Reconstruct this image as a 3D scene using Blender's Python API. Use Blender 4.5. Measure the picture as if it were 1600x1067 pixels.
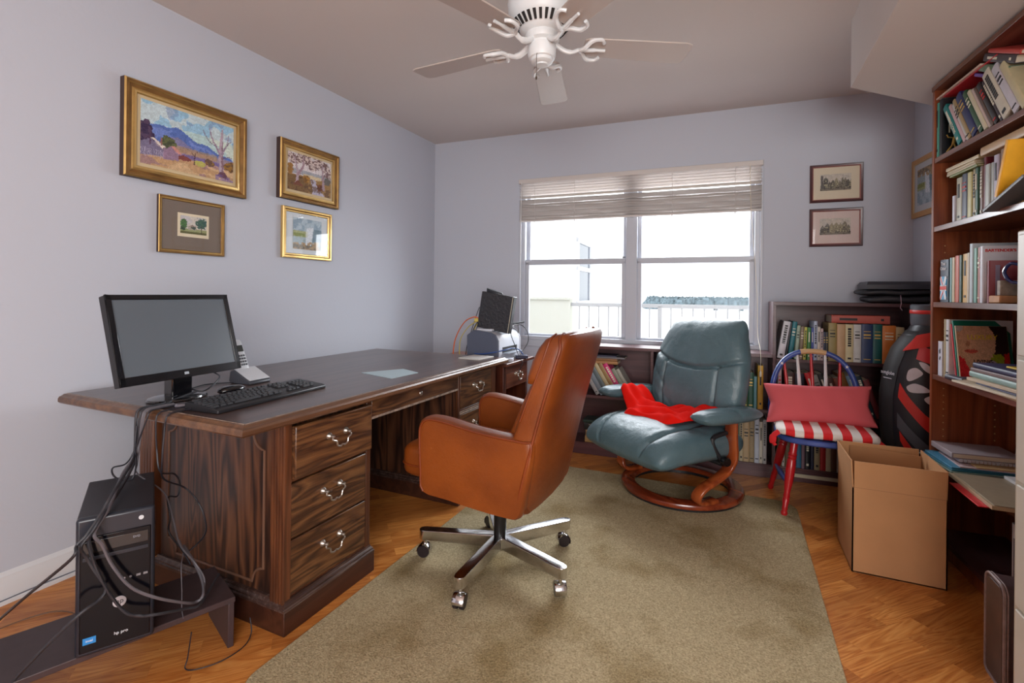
import bpy, bmesh, math, random
import numpy as np
from mathutils import Vector, Matrix, Euler
R = math.radians
SC = bpy.context.scene
for _o in list(bpy.data.objects):
    bpy.data.objects.remove(_o)

# ------------------------------------------------------------------ camera
F_PX, HEYE = 765.0, 1.17
YAW = math.atan(350 / F_PX); ROLL = R(0.6)
cam_d = bpy.data.cameras.new('camera'); cam = bpy.data.objects.new('camera', cam_d)
SC.collection.objects.link(cam); SC.camera = cam
cam_d.sensor_fit = 'HORIZONTAL'; cam_d.sensor_width = 36.0
cam_d.lens = 36.0 * F_PX / 1600.0
cam_d.shift_x = 0.0; cam_d.shift_y = (460.0 - 533.5) / 1600.0
cam_d.clip_start = 0.05; cam_d.clip_end = 2000
_fw = Vector((-math.sin(YAW), math.cos(YAW), 0)); _rt = Vector((math.cos(YAW), math.sin(YAW), 0)); _up = Vector((0, 0, 1))
_r2 = _rt * math.cos(ROLL) + _up * math.sin(ROLL); _u2 = -_rt * math.sin(ROLL) + _up * math.cos(ROLL)
_m = Matrix((_r2, _u2, -_fw)).transposed().to_4x4(); _m.translation = Vector((2.465, 0, HEYE))
cam.matrix_world = _m

# ------------------------------------------------------------------ world / light / exposure
SC.view_settings.view_transform = 'Standard'; SC.view_settings.look = 'None'
SC.view_settings.gamma = 1.0; SC.view_settings.use_curve_mapping = False
SC.view_settings.exposure = 0.0
SC.cycles.max_bounces = 8; SC.cycles.diffuse_bounces = 5; SC.cycles.glossy_bounces = 4
SC.cycles.transmission_bounces = 6; SC.cycles.transparent_max_bounces = 12
SC.cycles.sample_clamp_indirect = 4.0; SC.cycles.caustics_reflective = False; SC.cycles.caustics_refractive = False
SC.cycles.use_denoising = True
W = bpy.data.worlds.new('world'); SC.world = W; W.use_nodes = True
_bg = W.node_tree.nodes['Background']
_bg.inputs[0].default_value = (0.93, 0.97, 1.0, 1); _bg.inputs[1].default_value = 2.6

K0 = Vector((0, 3.702, 0)); A3 = R(3.0)
U = Vector((math.cos(A3), math.sin(A3), 0)); V = Vector((-math.sin(A3), math.cos(A3), 0))

def area(name, loc, target, sx, sy, power, col=(1, 1, 1), portal=False):
    l = bpy.data.lights.new(name, 'AREA'); l.shape = 'RECTANGLE'; l.size = sx; l.size_y = sy
    l.energy = power; l.color = col
    o = bpy.data.objects.new(name, l); SC.collection.objects.link(o)
    o.location = loc
    o.rotation_euler = (Vector(target) - Vector(loc)).to_track_quat('-Z', 'Y').to_euler()
    if portal: l.cycles.is_portal = True
    return o
_wc = K0 + U * 1.725 + V * 0.12
area('window_portal', (_wc.x, _wc.y, 1.46), (_wc - V).to_tuple()[:2] + (1.46,), 1.9, 1.4, 1, portal=True)
# added fill lamps behind the camera, not tied to any opening in the room
area('room_fill', (3.62, -1.1, 1.45), (0.0, 2.9, 1.55), 2.4, 1.9, 106, (1.0, 0.985, 0.965))
area('rear_fill', (3.1, -2.6, 1.45), (2.6, 2.2, 1.1), 1.9, 1.9, 72, (1.0, 0.985, 0.965))  # weaker added fill farther back
# sky light that comes in by the big window
area('window_daylight', (_wc.x + 0.02, _wc.y + 0.75, 1.95), (1.7, 1.6, 0.5), 1.9, 1.2, 126, (0.90, 0.95, 1.0))

# ------------------------------------------------------------------ materials
def lin(c):
    return tuple((x / 255 / 12.92) if x / 255 <= 0.04045 else ((x / 255 + 0.055) / 1.055) ** 2.4 for x in c[:3]) + (1.0,)
_mats = {}
def mk(name):
    m = bpy.data.materials.new(name); m.use_nodes = True
    nt = m.node_tree; b = nt.nodes['Principled BSDF']
    return m, nt, b
def mat(name, c, rough=0.5, metal=0.0, spec=0.5, bump=0.0, bscale=60.0, var=0.0, vscale=6.0, coat=0.0):
    key = (name,)
    if key in _mats: return _mats[key]
    m, nt, b = mk(name)
    b.inputs['Base Color'].default_value = lin(c)
    b.inputs['Roughness'].default_value = rough; b.inputs['Metallic'].default_value = metal
    b.inputs['Specular IOR Level'].default_value = spec
    if coat: b.inputs['Coat Weight'].default_value = coat; b.inputs['Coat Roughness'].default_value = 0.15
    if bump or var:
        tc = nt.nodes.new('ShaderNodeTexCoord')
    if var:
        n = nt.nodes.new('ShaderNodeTexNoise'); n.inputs['Scale'].default_value = vscale; n.inputs['Detail'].default_value = 4
        nt.links.new(tc.outputs['Object'], n.inputs['Vector'])
        r = nt.nodes.new('ShaderNodeValToRGB'); r.color_ramp.elements[0].position = 0.3; r.color_ramp.elements[1].position = 0.7
        l = lin(c)
        r.color_ramp.elements[0].color = tuple(x * (1 - var) for x in l[:3]) + (1,)
        r.color_ramp.elements[1].color = tuple(min(1, x * (1 + var)) for x in l[:3]) + (1,)
        nt.links.new(n.outputs['Fac'], r.inputs['Fac']); nt.links.new(r.outputs['Color'], b.inputs['Base Color'])
    if bump:
        n = nt.nodes.new('ShaderNodeTexNoise'); n.inputs['Scale'].default_value = bscale; n.inputs['Detail'].default_value = 5
        nt.links.new(tc.outputs['Object'], n.inputs['Vector'])
        bp = nt.nodes.new('ShaderNodeBump'); bp.inputs['Strength'].default_value = bump; bp.inputs['Distance'].default_value = 0.01
        nt.links.new(n.outputs['Fac'], bp.inputs['Height']); nt.links.new(bp.outputs['Normal'], b.inputs['Normal'])
    _mats[key] = m
    return m

def ramp(nt, fac, stops):
    r = nt.nodes.new('ShaderNodeValToRGB'); cr = r.color_ramp
    while len(cr.elements) < len(stops): cr.elements.new(0.5)
    for e, (p, c) in zip(cr.elements, stops): e.position = p; e.color = lin(c)
    nt.links.new(fac, r.inputs['Fac'])
    return r.outputs['Color']
def math_n(nt, op, a, b=None):
    n = nt.nodes.new('ShaderNodeMath'); n.operation = op
    for i, v in enumerate((a, b)):
        if v is None: continue
        if isinstance(v, (int, float)): n.inputs[i].default_value = v
        else: nt.links.new(v, n.inputs[i])
    return n.outputs[0]

def wood(name, stops, axis='z', rough=0.35, across=7.0, along=0.9, rings=9.0, fine=0.35, coat=0.15, spec=0.5):
    """figured grain: contour bands of a stretched noise plus fine pores, grain along one axis"""
    if (name,) in _mats: return _mats[(name,)]
    m, nt, b = mk(name)
    tc = nt.nodes.new('ShaderNodeTexCoord')
    mp = nt.nodes.new('ShaderNodeMapping'); nt.links.new(tc.outputs['Object'], mp.inputs['Vector'])
    sc = [across] * 3; sc['xyz'.index(axis)] = along; mp.inputs['Scale'].default_value = sc
    n1 = nt.nodes.new('ShaderNodeTexNoise'); n1.inputs['Scale'].default_value = 1.0; n1.inputs['Detail'].default_value = 2.5
    n1.inputs['Roughness'].default_value = 0.45; n1.inputs['Distortion'].default_value = 0.4
    nt.links.new(mp.outputs[0], n1.inputs['Vector'])
    v = math_n(nt, 'MULTIPLY', n1.outputs['Fac'], rings)
    v = math_n(nt, 'PINGPONG', v, 0.5); v = math_n(nt, 'MULTIPLY', v, 2.0)
    mp2 = nt.nodes.new('ShaderNodeMapping'); nt.links.new(tc.outputs['Object'], mp2.inputs['Vector'])
    sc2 = [260.0] * 3; sc2['xyz'.index(axis)] = 7.0; mp2.inputs['Scale'].default_value = sc2
    n2 = nt.nodes.new('ShaderNodeTexNoise'); n2.inputs['Scale'].default_value = 1.0; n2.inputs['Detail'].default_value = 3
    nt.links.new(mp2.outputs[0], n2.inputs['Vector'])
    f = math_n(nt, 'MULTIPLY', v, 1 - fine); g = math_n(nt, 'MULTIPLY', n2.outputs['Fac'], fine)
    fac = math_n(nt, 'ADD', f, g)
    nt.links.new(ramp(nt, fac, stops), b.inputs['Base Color'])
    b.inputs['Roughness'].default_value = rough; b.inputs['Coat Weight'].default_value = coat; b.inputs['Coat Roughness'].default_value = 0.2
    b.inputs['Specular IOR Level'].default_value = spec
    _mats[(name,)] = m
    return m

def floor_mat():
    m, nt, b = mk('oak_parquet')
    tc = nt.nodes.new('ShaderNodeTexCoord')
    mp = nt.nodes.new('ShaderNodeMapping'); mp.inputs['Rotation'].default_value = (0, 0, R(-46)); nt.links.new(tc.outputs['Object'], mp.inputs['Vector'])
    br = nt.nodes.new('ShaderNodeTexBrick'); nt.links.new(mp.outputs[0], br.inputs['Vector'])
    br.inputs['Scale'].default_value = 1.0; br.inputs['Brick Width'].default_value = 0.34; br.inputs['Row Height'].default_value = 0.064
    br.inputs['Mortar Size'].default_value = 0.0005; br.inputs['Color1'].default_value = (0, 0, 0, 1); br.inputs['Color2'].default_value = (1, 1, 1, 1)
    br.inputs['Mortar'].default_value = (0.3, 0.3, 0.3, 1); br.offset = 0.37; br.inputs['Bias'].default_value = 0.0
    sep = nt.nodes.new('ShaderNodeSeparateXYZ'); nt.links.new(mp.outputs[0], sep.inputs[0])
    # per strip offset of the grain
    com = nt.nodes.new('ShaderNodeCombineXYZ')
    nt.links.new(math_n(nt, 'ADD', math_n(nt, 'MULTIPLY', sep.outputs[0], 1.6), math_n(nt, 'MULTIPLY', br.outputs['Color'], 37.0)), com.inputs[0])
    nt.links.new(math_n(nt, 'MULTIPLY', sep.outputs[1], 15.0), com.inputs[1])
    nt.links.new(math_n(nt, 'MULTIPLY', br.outputs['Color'], 11.0), com.inputs[2])
    n1 = nt.nodes.new('ShaderNodeTexNoise'); n1.inputs['Scale'].default_value = 1.0; n1.inputs['Detail'].default_value = 3; n1.inputs['Distortion'].default_value = 0.6
    nt.links.new(com.outputs[0], n1.inputs['Vector'])
    v = math_n(nt, 'MULTIPLY', math_n(nt, 'PINGPONG', math_n(nt, 'MULTIPLY', n1.outputs['Fac'], 11.0), 0.5), 2.0)
    mp2 = nt.nodes.new('ShaderNodeMapping'); mp2.inputs['Scale'].default_value = (9, 230, 1); nt.links.new(mp.outputs[0], mp2.inputs['Vector'])
    n2 = nt.nodes.new('ShaderNodeTexNoise'); n2.inputs['Scale'].default_value = 1.0; n2.inputs['Detail'].default_value = 3; nt.links.new(mp2.outputs[0], n2.inputs['Vector'])
    fac = math_n(nt, 'ADD', math_n(nt, 'MULTIPLY', v, 0.45), math_n(nt, 'MULTIPLY', n2.outputs['Fac'], 0.60))
    grain = ramp(nt, fac, [(0.12, (150, 84, 34)), (0.33, (196, 122, 58)), (0.6, (214, 144, 76)), (0.85, (226, 162, 92))])
    tone = ramp(nt, br.outputs['Color'], [(0.0, (205, 190, 180)), (0.5, (235, 225, 215)), (1.0, (255, 255, 250))])
    mx = nt.nodes.new('ShaderNodeMix'); mx.data_type = 'RGBA'; mx.blend_type = 'MULTIPLY'; mx.inputs[0].default_value = 1.0
    nt.links.new(grain, mx.inputs[6]); nt.links.new(tone, mx.inputs[7])
    nt.links.new(mx.outputs[2], b.inputs['Base Color'])
    b.inputs['Roughness'].default_value = 0.3; b.inputs['Specular IOR Level'].default_value = 0.4
    return m

def leather(name, c, dark, rough=0.38, wear=None, wscale=3.0, bump=0.12):
    m, nt, b = mk(name)
    tc = nt.nodes.new('ShaderNodeTexCoord')
    n = nt.nodes.new('ShaderNodeTexNoise'); n.inputs['Scale'].default_value = 4.0; n.inputs['Detail'].default_value = 5; nt.links.new(tc.outputs['Object'], n.inputs['Vector'])
    col = ramp(nt, n.outputs['Fac'], [(0.3, dark), (0.62, c)])
    if wear:
        n3 = nt.nodes.new('ShaderNodeTexNoise'); n3.inputs['Scale'].default_value = wscale; n3.inputs['Detail'].default_value = 8; n3.inputs['Roughness'].default_value = 0.7
        nt.links.new(tc.outputs['Object'], n3.inputs['Vector'])
        mk_ = nt.nodes.new('ShaderNodeMix'); mk_.data_type = 'RGBA'
        rr = nt.nodes.new('ShaderNodeValToRGB'); rr.color_ramp.elements[0].position = 0.66; rr.color_ramp.elements[1].position = 0.72
        nt.links.new(n3.outputs['Fac'], rr.inputs[0]); nt.links.new(rr.outputs[0], mk_.inputs[0])
        nt.links.new(col, mk_.inputs[6]); mk_.inputs[7].default_value = lin(wear)
        col = mk_.outputs[2]
    nt.links.new(col, b.inputs['Base Color'])
    v = nt.nodes.new('ShaderNodeTexVoronoi'); v.inputs['Scale'].default_value = 260; nt.links.new(tc.outputs['Object'], v.inputs['Vector'])
    n2 = nt.nodes.new('ShaderNodeTexNoise'); n2.inputs['Scale'].default_value = 9.0; n2.inputs['Detail'].default_value = 4; nt.links.new(tc.outputs['Object'], n2.inputs['Vector'])
    h = math_n(nt, 'ADD', math_n(nt, 'MULTIPLY', v.outputs['Distance'], 0.06), n2.outputs['Fac'])
    bp = nt.nodes.new('ShaderNodeBump'); bp.inputs['Strength'].default_value = bump; bp.inputs['Distance'].default_value = 0.03
    nt.links.new(h, bp.inputs['Height']); nt.links.new(bp.outputs['Normal'], b.inputs['Normal'])
    b.inputs['Roughness'].default_value = rough
    return m

def vcol_mat(name, rough=0.6, spec=0.3):
    if (name,) in _mats: return _mats[(name,)]
    m, nt, b = mk(name)
    a = nt.nodes.new('ShaderNodeAttribute'); a.attribute_name = 'Col'
    nt.links.new(a.outputs['Color'], b.inputs['Base Color']); b.inputs['Roughness'].default_value = rough; b.inputs['Specular IOR Level'].default_value = spec
    _mats[(name,)] = m
    return m

def glass_mat(name='clear_glass', refl=0.06, tint=(1, 1, 1, 1)):
    if (name,) in _mats: return _mats[(name,)]
    m = bpy.data.materials.new(name); m.use_nodes = True; nt = m.node_tree; nt.nodes.clear()
    out = nt.nodes.new('ShaderNodeOutputMaterial'); t = nt.nodes.new('ShaderNodeBsdfTransparent'); g = nt.nodes.new('ShaderNodeBsdfGlossy')
    t.inputs[0].default_value = tint; g.inputs['Roughness'].default_value = 0.02
    mx = nt.nodes.new('ShaderNodeMixShader'); mx.inputs[0].default_value = refl
    nt.links.new(t.outputs[0], mx.inputs[1]); nt.links.new(g.outputs[0], mx.inputs[2]); nt.links.new(mx.outputs[0], out.inputs[0])
    _mats[(name,)] = m
    return m

# ------------------------------------------------------------------ mesh builder
class MB:
    def __init__(s): s.v = []; s.f = []; s.mi = []
    def add(s, vs, fs, m=0):
        o = len(s.v); s.v += [tuple(v) for v in vs]; s.f += [tuple(i + o for i in f) for f in fs]; s.mi += [m] * len(fs); return s
    def box(s, x0, x1, y0, y1, z0, z1, m=0, M=None):
        vs = [Vector((x, y, z)) for x in (x0, x1) for y in (y0, y1) for z in (z0, z1)]
        if M is not None: vs = [M @ v for v in vs]
        return s.add(vs, [(0, 1, 3, 2), (4, 6, 7, 5), (0, 4, 5, 1), (2, 3, 7, 6), (0, 2, 6, 4), (1, 5, 7, 3)], m)
    def loft(s, rings, cap=True, closed=True, m=0):
        n = len(rings[0]); vs = [p for r in rings for p in r]; fs = []
        for i in range(len(rings) - 1):
            for j in range(n if closed else n - 1):
                k = (j + 1) % n
                fs.append((i * n + j, i * n + k, (i + 1) * n + k, (i + 1) * n + j))
        if cap:
            fs.append(tuple(reversed(range(n)))); fs.append(tuple((len(rings) - 1) * n + j for j in range(n)))
        return s.add(vs, fs, m)
    def cyl(s, p0, p1, r0, r1=None, n=16, m=0, cap=True):
        p0 = Vector(p0); p1 = Vector(p1); r1 = r0 if r1 is None else r1
        d = (p1 - p0).normalized(); a = d.orthogonal().normalized(); b = d.cross(a)
        ring = lambda p, r: [p + (a * math.cos(2 * math.pi * i / n) + b * math.sin(2 * math.pi * i / n)) * r for i in range(n)]
        return s.loft([ring(p0, r0), ring(p1, r1)], cap, True, m)
    def lathe(s, prof, c=(0, 0, 0), axis=(0, 0, 1), n=24, m=0, cap=True):
        c = Vector(c); d = Vector(axis).normalized(); a = d.orthogonal().normalized(); b = d.cross(a)
        return s.loft([[c + d * z + (a * math.cos(2 * math.pi * i / n) + b * math.sin(2 * math.pi * i / n)) * r for i in range(n)] for r, z in prof], cap, True, m)
    def tube(s, path, r, n=8, m=0, closed=False, flat=1.0, cap=True):
        P = [Vector(p) for p in path]; N = len(P); rings = []; a = None
        for i, p in enumerate(P):
            t = (P[(i + 1) % N] - P[i - 1]) if closed else (P[min(i + 1, N - 1)] - P[max(i - 1, 0)])
            if t.length < 1e-9: t = Vector((0, 0, 1))
            t.normalize()
            if a is None: a = t.orthogonal().normalized()
            a = (a - t * a.dot(t)); a = a.normalized() if a.length > 1e-6 else t.orthogonal().normalized()
            b = t.cross(a); rr = r[i] if isinstance(r, (list, tuple)) else r
            rings.append([p + (a * math.cos(2 * math.pi * k / n) + b * math.sin(2 * math.pi * k / n) * flat) * rr for k in range(n)])
        if closed: rings.append(rings[0])
        return s.loft(rings, cap and not closed, True, m)
    def prism(s, poly, axis, a, b, m=0):
        """poly: 2-D outline in the plane normal to axis ('x': (y,z); 'y': (x,z); 'z': (x,y))"""
        def P(p, t): return {'x': (t, p[0], p[1]), 'y': (p[0], t, p[1]), 'z': (p[0], p[1], t)}[axis]
        return s.loft([[P(p, a) for p in poly], [P(p, b) for p in poly]], True, True, m)
    def grid(s, fn, nu, nv, wu=False, wv=False, m=0):
        vs = [fn(i / (nu if wu else nu - 1), j / (nv if wv else nv - 1)) for i in range(nu) for j in range(nv)]; fs = []
        for i in range(nu if wu else nu - 1):
            for j in range(nv if wv else nv - 1):
                i2 = (i + 1) % nu; j2 = (j + 1) % nv
                fs.append((i * nv + j, i2 * nv + j, i2 * nv + j2, i * nv + j2))
        return s.add(vs, fs, m)
    def build(s, name, mats, parent=None, off=None, M=None, smooth=35, bevel=0, seg=2, label=None, sub=0):
        me = bpy.data.meshes.new(name)
        vs = [Vector(v) for v in s.v]
        if M is not None: vs = [M @ v for v in vs]
        if off is None and parent is not None and parent.get('_wo'): off = parent['_wo']
        if off is not None: o_ = Vector(off); vs = [v - o_ for v in vs]
        me.from_pydata([tuple(v) for v in vs], [], s.f)
        for mm in (mats if isinstance(mats, (list, tuple)) else [mats]): me.materials.append(mm)
        if max(s.mi or [0]) > 0: me.polygons.foreach_set('material_index', s.mi)
        bm = bmesh.new(); bm.from_mesh(me); bmesh.ops.remove_doubles(bm, verts=bm.verts, dist=1e-6)
        bmesh.ops.recalc_face_normals(bm, faces=bm.faces); bm.to_mesh(me); bm.free()
        if smooth:
            me.shade_smooth(); me.set_sharp_from_angle(angle=R(smooth))
        ob = bpy.data.objects.new(name, me); SC.collection.objects.link(ob)
        if parent is not None:
            ob.parent = parent
            if parent.get('_wo'): ob['_wo'] = list(parent['_wo'])
        if bevel:
            bv = ob.modifiers.new('bevel', 'BEVEL'); bv.width = bevel; bv.segments = seg; bv.limit_method = 'ANGLE'; bv.angle_limit = R(40); bv.harden_normals = False
        if sub:
            ss = ob.modifiers.new('sub', 'SUBSURF'); ss.levels = sub; ss.render_levels = sub
        if label: ob['label'] = label
        return ob

def tag(o, label, cat, group=None, kind=None):
    o['label'] = label; o['category'] = cat
    if group: o['group'] = group
    if kind: o['kind'] = kind
    return o
def thing(name, label, cat, loc=(0, 0, 0), rz=0.0, group=None, world=False):
    """Empty at the thing's base; world=True: its parts are given in room coordinates"""
    o = bpy.data.objects.new(name, None); SC.collection.objects.link(o); o.empty_display_size = 0.05
    o.location = loc; o.rotation_euler = (0, 0, rz)
    tag(o, label, cat, group)
    if world: o['_wo'] = list(loc)
    return o
def struct(o, label=None):
    o['kind'] = 'structure'
    if label: o['label'] = label
    return o
def single(mb, name, label, cat, mats, loc=None, rz=0, group=None, kind=None, **k):
    """a thing that is one mesh, built in room coordinates, origin moved to loc"""
    o = mb.build(name, mats, None, off=loc, **k)
    if loc is not None: o.location = loc
    return tag(o, label, cat, group, kind)
def sub_off(o, off): o['_wo'] = list(off); return o

def smoothpath(pts, k=6, closed=False):
    P = [Vector(p) for p in pts]; n = len(P); out = []
    for i in range(n if closed else n - 1):
        g = lambda j: P[j % n] if closed else P[max(0, min(n - 1, j))]
        p0, p1, p2, p3 = g(i - 1), g(i), g(i + 1), g(i + 2)
        for a in range(k):
            t = a / k
            out.append(0.5 * ((2 * p1) + (p2 - p0) * t + (2 * p0 - 5 * p1 + 4 * p2 - p3) * t * t + (-p0 + 3 * p1 - 3 * p2 + p3) * t ** 3))
    if not closed: out.append(P[-1])
    return out
def sq(a, n):  # signed power
    return math.copysign(abs(a) ** n, a)
def super_ring(cx, cy, rx, ry, z, n=28, e=0.5):
    return [(cx + rx * sq(math.cos(2 * math.pi * i / n), e), cy + ry * sq(math.sin(2 * math.pi * i / n), e), z) for i in range(n)]
def superell(mb, c, rx, ry, rz, e1=0.5, e2=0.5, nu=24, nv=36, fn=None, m=0):
    rings = []
    for i in range(nu + 1):
        ph = -math.pi / 2 + math.pi * i / nu
        ph = max(-math.pi / 2 + 1e-3, min(math.pi / 2 - 1e-3, ph))
        ring = []
        for j in range(nv):
            th = 2 * math.pi * j / nv
            x = sq(math.cos(ph), e1) * sq(math.cos(th), e2); y = sq(math.cos(ph), e1) * sq(math.sin(th), e2); z = sq(math.sin(ph), e1)
            p = Vector((c[0] + rx * x, c[1] + ry * y, c[2] + rz * z))
            if fn: p = fn(p, x, y, z)
            ring.append(p)
        rings.append(ring)
    mb.loft(rings, True, True, m); return mb

def text_part(name, body, size, mat_, parent, M, label=None, align='CENTER', ext=0.0006, sx=1.0, bold=0.0):
    cu = bpy.data.curves.new(name, 'FONT'); cu.body = body; cu.size = size; cu.extrude = ext; cu.align_x = align; cu.align_y = 'CENTER'; cu.offset = bold
    to = bpy.data.objects.new('tmp_text', cu); SC.collection.objects.link(to)
    dg = bpy.context.evaluated_depsgraph_get(); dg.update()
    me = bpy.data.meshes.new_from_object(to.evaluated_get(dg)); me.name = name
    bpy.data.objects.remove(to); bpy.data.curves.remove(cu)
    me.transform(Matrix.Diagonal((sx, 1, 1, 1))); me.transform(M)
    me.materials.clear(); me.materials.append(mat_)
    ob = bpy.data.objects.new(name, me); SC.collection.objects.link(ob); ob.parent = parent
    if label: ob['label'] = label
    return ob
def frame_M(o, x, y):
    """matrix with origin o, local x and y axes (z = x cross y)"""
    x = Vector(x).normalized(); y = Vector(y).normalized(); z = x.cross(y)
    m = Matrix((x, y, z)).transposed().to_4x4(); m.translation = Vector(o); return m

def raster_part(name, arr, parent, M, w, h, mat_, label=None):
    """picture surface: arr (ny,nx,3) in sRGB 0-255, row 0 at the top; one face per cell, colour stored on corners"""
    ny, nx = arr.shape[:2]
    xs = np.linspace(-w / 2, w / 2, nx + 1); ys = np.linspace(h / 2, -h / 2, ny + 1)
    vs = [M @ Vector((x, y, 0)) for y in ys for x in xs]
    fs = [(j * (nx + 1) + i, (j + 1) * (nx + 1) + i, (j + 1) * (nx + 1) + i + 1, j * (nx + 1) + i + 1) for j in range(ny) for i in range(nx)]
    me = bpy.data.meshes.new(name); me.from_pydata([tuple(v) for v in vs], [], fs)
    a = arr.astype(float) / 255; l = np.where(a <= 0.04045, a / 12.92, ((a + 0.055) / 1.055) ** 2.4)
    col = np.ones((ny * nx, 4, 4)); col[:, :, :3] = l.reshape(-1, 1, 3)
    at = me.color_attributes.new('Col', 'FLOAT_COLOR', 'CORNER'); at.data.foreach_set('color', col.reshape(-1))
    me.materials.append(mat_)
    ob = bpy.data.objects.new(name, me); SC.collection.objects.link(ob); ob.parent = parent
    if label: ob['label'] = label
    return ob

# ================================================================== THE ROOM
M_wall = mat('wall_paint', (190, 194, 205), 0.75, spec=0.2, bump=0.06, bscale=45)
M_ceil = mat('ceiling_paint', (210, 202, 197), 0.8, spec=0.2, bump=0.12, bscale=14)
M_trim = mat('white_trim', (214, 216, 220), 0.45, bump=0.02, bscale=30)
M_floor = floor_mat()
BWM = Matrix.Translation(K0) @ Matrix.Rotation(A3, 4, 'Z')     # back wall frame: x along the wall, +y outside
def bw(s, off, z): return BWM @ Vector((s, -off, z))

mb = MB(); mb.box(-0.12, 4.4, -3.0, 4.2, -0.08, 0); struct(mb.build('floor', M_floor))
mb = MB(); mb.box(-0.12, 4.4, -3.0, 4.2, 2.51, 2.6); struct(mb.build('ceiling', M_ceil))
mb = MB(); mb.box(-0.12, 0, -3.0, 3.75, 0, 2.51); struct(mb.build('wall_left', M_wall))
WS0, WS1, WZ0, WZ1 = 0.81, 2.637, 0.80, 2.128
mb = MB()
for b in ((-0.15, WS0, 0, 2.51), (WS1, 3.62, 0, 2.51), (WS0, WS1, 0, WZ0), (WS0, WS1, WZ1, 2.51)):
    mb.box(b[0], b[1], 0, 0.16, b[2], b[3])
struct(mb.build('wall_back', M_wall, M=BWM))
A6 = R(6.5); RC = Vector((3.485, 3.885, 0)); Rd = Vector((math.sin(A6), -math.cos(A6), 0)); Rn = Vector((-math.cos(A6), -math.sin(A6), 0))
mb = MB(); q0 = RC - Rd * 0.1; q1 = RC + Rd * 7.0
mb.prism([tuple(q0.xy), tuple(q1.xy), tuple((q1 - Rn * 0.12).xy), tuple((q0 - Rn * 0.12).xy)], 'z', 0, 2.51); struct(mb.build('wall_right', M_wall))
mb = MB(); mb.box(-0.12, 4.4, -3.1, -3.0, 0, 2.51); struct(mb.build('wall_rear', M_wall))
mb = MB(); mb.prism([(2.962, -3.0), (2.962, 2.84), (3.36, 3.232), (3.535, 3.41), (4.3, -3.0)], 'z', 2.19, 2.51)
struct(mb.build('trim_1', M_ceil), 'dropped ceiling soffit above the tall bookcase')
# baseboards
mb = MB(); prof = [(0, 0), (0.014, 0), (0.014, 0.012), (0.011, 0.015), (0.011, 0.085), (0.008, 0.094), (0.008, 0.104), (0.003, 0.115), (0, 0.12)]
mb.prism([(p[0], p[1]) for p in prof], 'y', -3.0, 3.69); struct(mb.build('baseboard_left', M_trim, smooth=20))
mb = MB(); mb.prism([(-p[0], p[1]) for p in prof], 'x', 0.02, 3.45); struct(mb.build('baseboard_back', M_trim, M=BWM, smooth=20))

# ------------------------------------------------------------------ window
win = bpy.data.objects.new('window_1', None); SC.collection.objects.link(win); win.location = bw(1.72, 0, 0.8); win.rotation_euler.z = A3
struct(win, 'wide double sash window with white frames')
WM = Matrix.Translation((-1.72, 0, -0.8))
M_frame = mat('window_white', (186, 190, 200), 0.4)
mb = MB()
mb.box(WS0, WS1, 0.02, 0.12, WZ1 - 0.03, WZ1); mb.box(WS0, WS1, -0.004, 0.12, WZ0, WZ0 + 0.03)
mb.box(WS0, WS0 + 0.05, 0.02, 0.12, WZ0, WZ1); mb.box(WS1 - 0.05, WS1, 0.02, 0.12, WZ0, WZ1)
mb.box(1.69, 1.775, 0.02, 0.12, WZ0, WZ1)
mb.box(WS0 + 0.0, WS0 + 0.018, -0.006, 0.02, WZ0, WZ1); mb.box(WS1 - 0.018, WS1, -0.006, 0.02, WZ0, WZ1)
mb.build('frame', M_frame, win, M=WM, bevel=0.003)
mb = MB(); mb.box(WS0 - 0.01, 1.285, -0.012, 0.0, 0.745, 0.80); mb.build('sill', M_frame, win, M=WM, bevel=0.003)
for (a, b) in ((WS0 + 0.05, 1.69), (1.775, WS1 - 0.05)):
    mb = MB(); t = 0.032
    mb.box(a, b, 0.035, 0.065, 1.418, 1.462); mb.box(a, b, 0.035, 0.065, 0.83, 0.848)
    mb.box(a, a + t, 0.035, 0.065, 0.83, 1.44); mb.box(b - t, b, 0.035, 0.065, 0.83, 1.44)
    sa = mb.build('sash', M_frame, win, M=WM, bevel=0.003)
    mb = MB(); mb.box(a + t, b - t, 0.048, 0.052, 0.845, 1.42); mb.build('pane', glass_mat('window_glass', 0.003), sa, M=WM)
    mb = MB(); mb.box(a, b, 0.075, 0.1, 1.425, 1.46)
    mb.box(a, a + 0.028, 0.075, 0.1, 1.43, 2.1); mb.box(b - 0.028, b, 0.075, 0.1, 1.43, 2.1); mb.box(a, b, 0.075, 0.1, 2.07, 2.1)
    sa = mb.build('sash', M_frame, win, M=WM, bevel=0.003)
    mb = MB(); mb.box(a + 0.028, b - 0.028, 0.085, 0.089, 1.455, 2.08); mb.build('pane', glass_mat('window_glass', 0.003), sa, M=WM)
mb = MB(); mb.box(1.665, 1.685, 0.02, 0.036, 1.462, 1.475); mb.build('sash_lock', mat('lock_metal', (120, 122, 128), 0.35, 0.8), win, M=WM, bevel=0.002)

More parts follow.
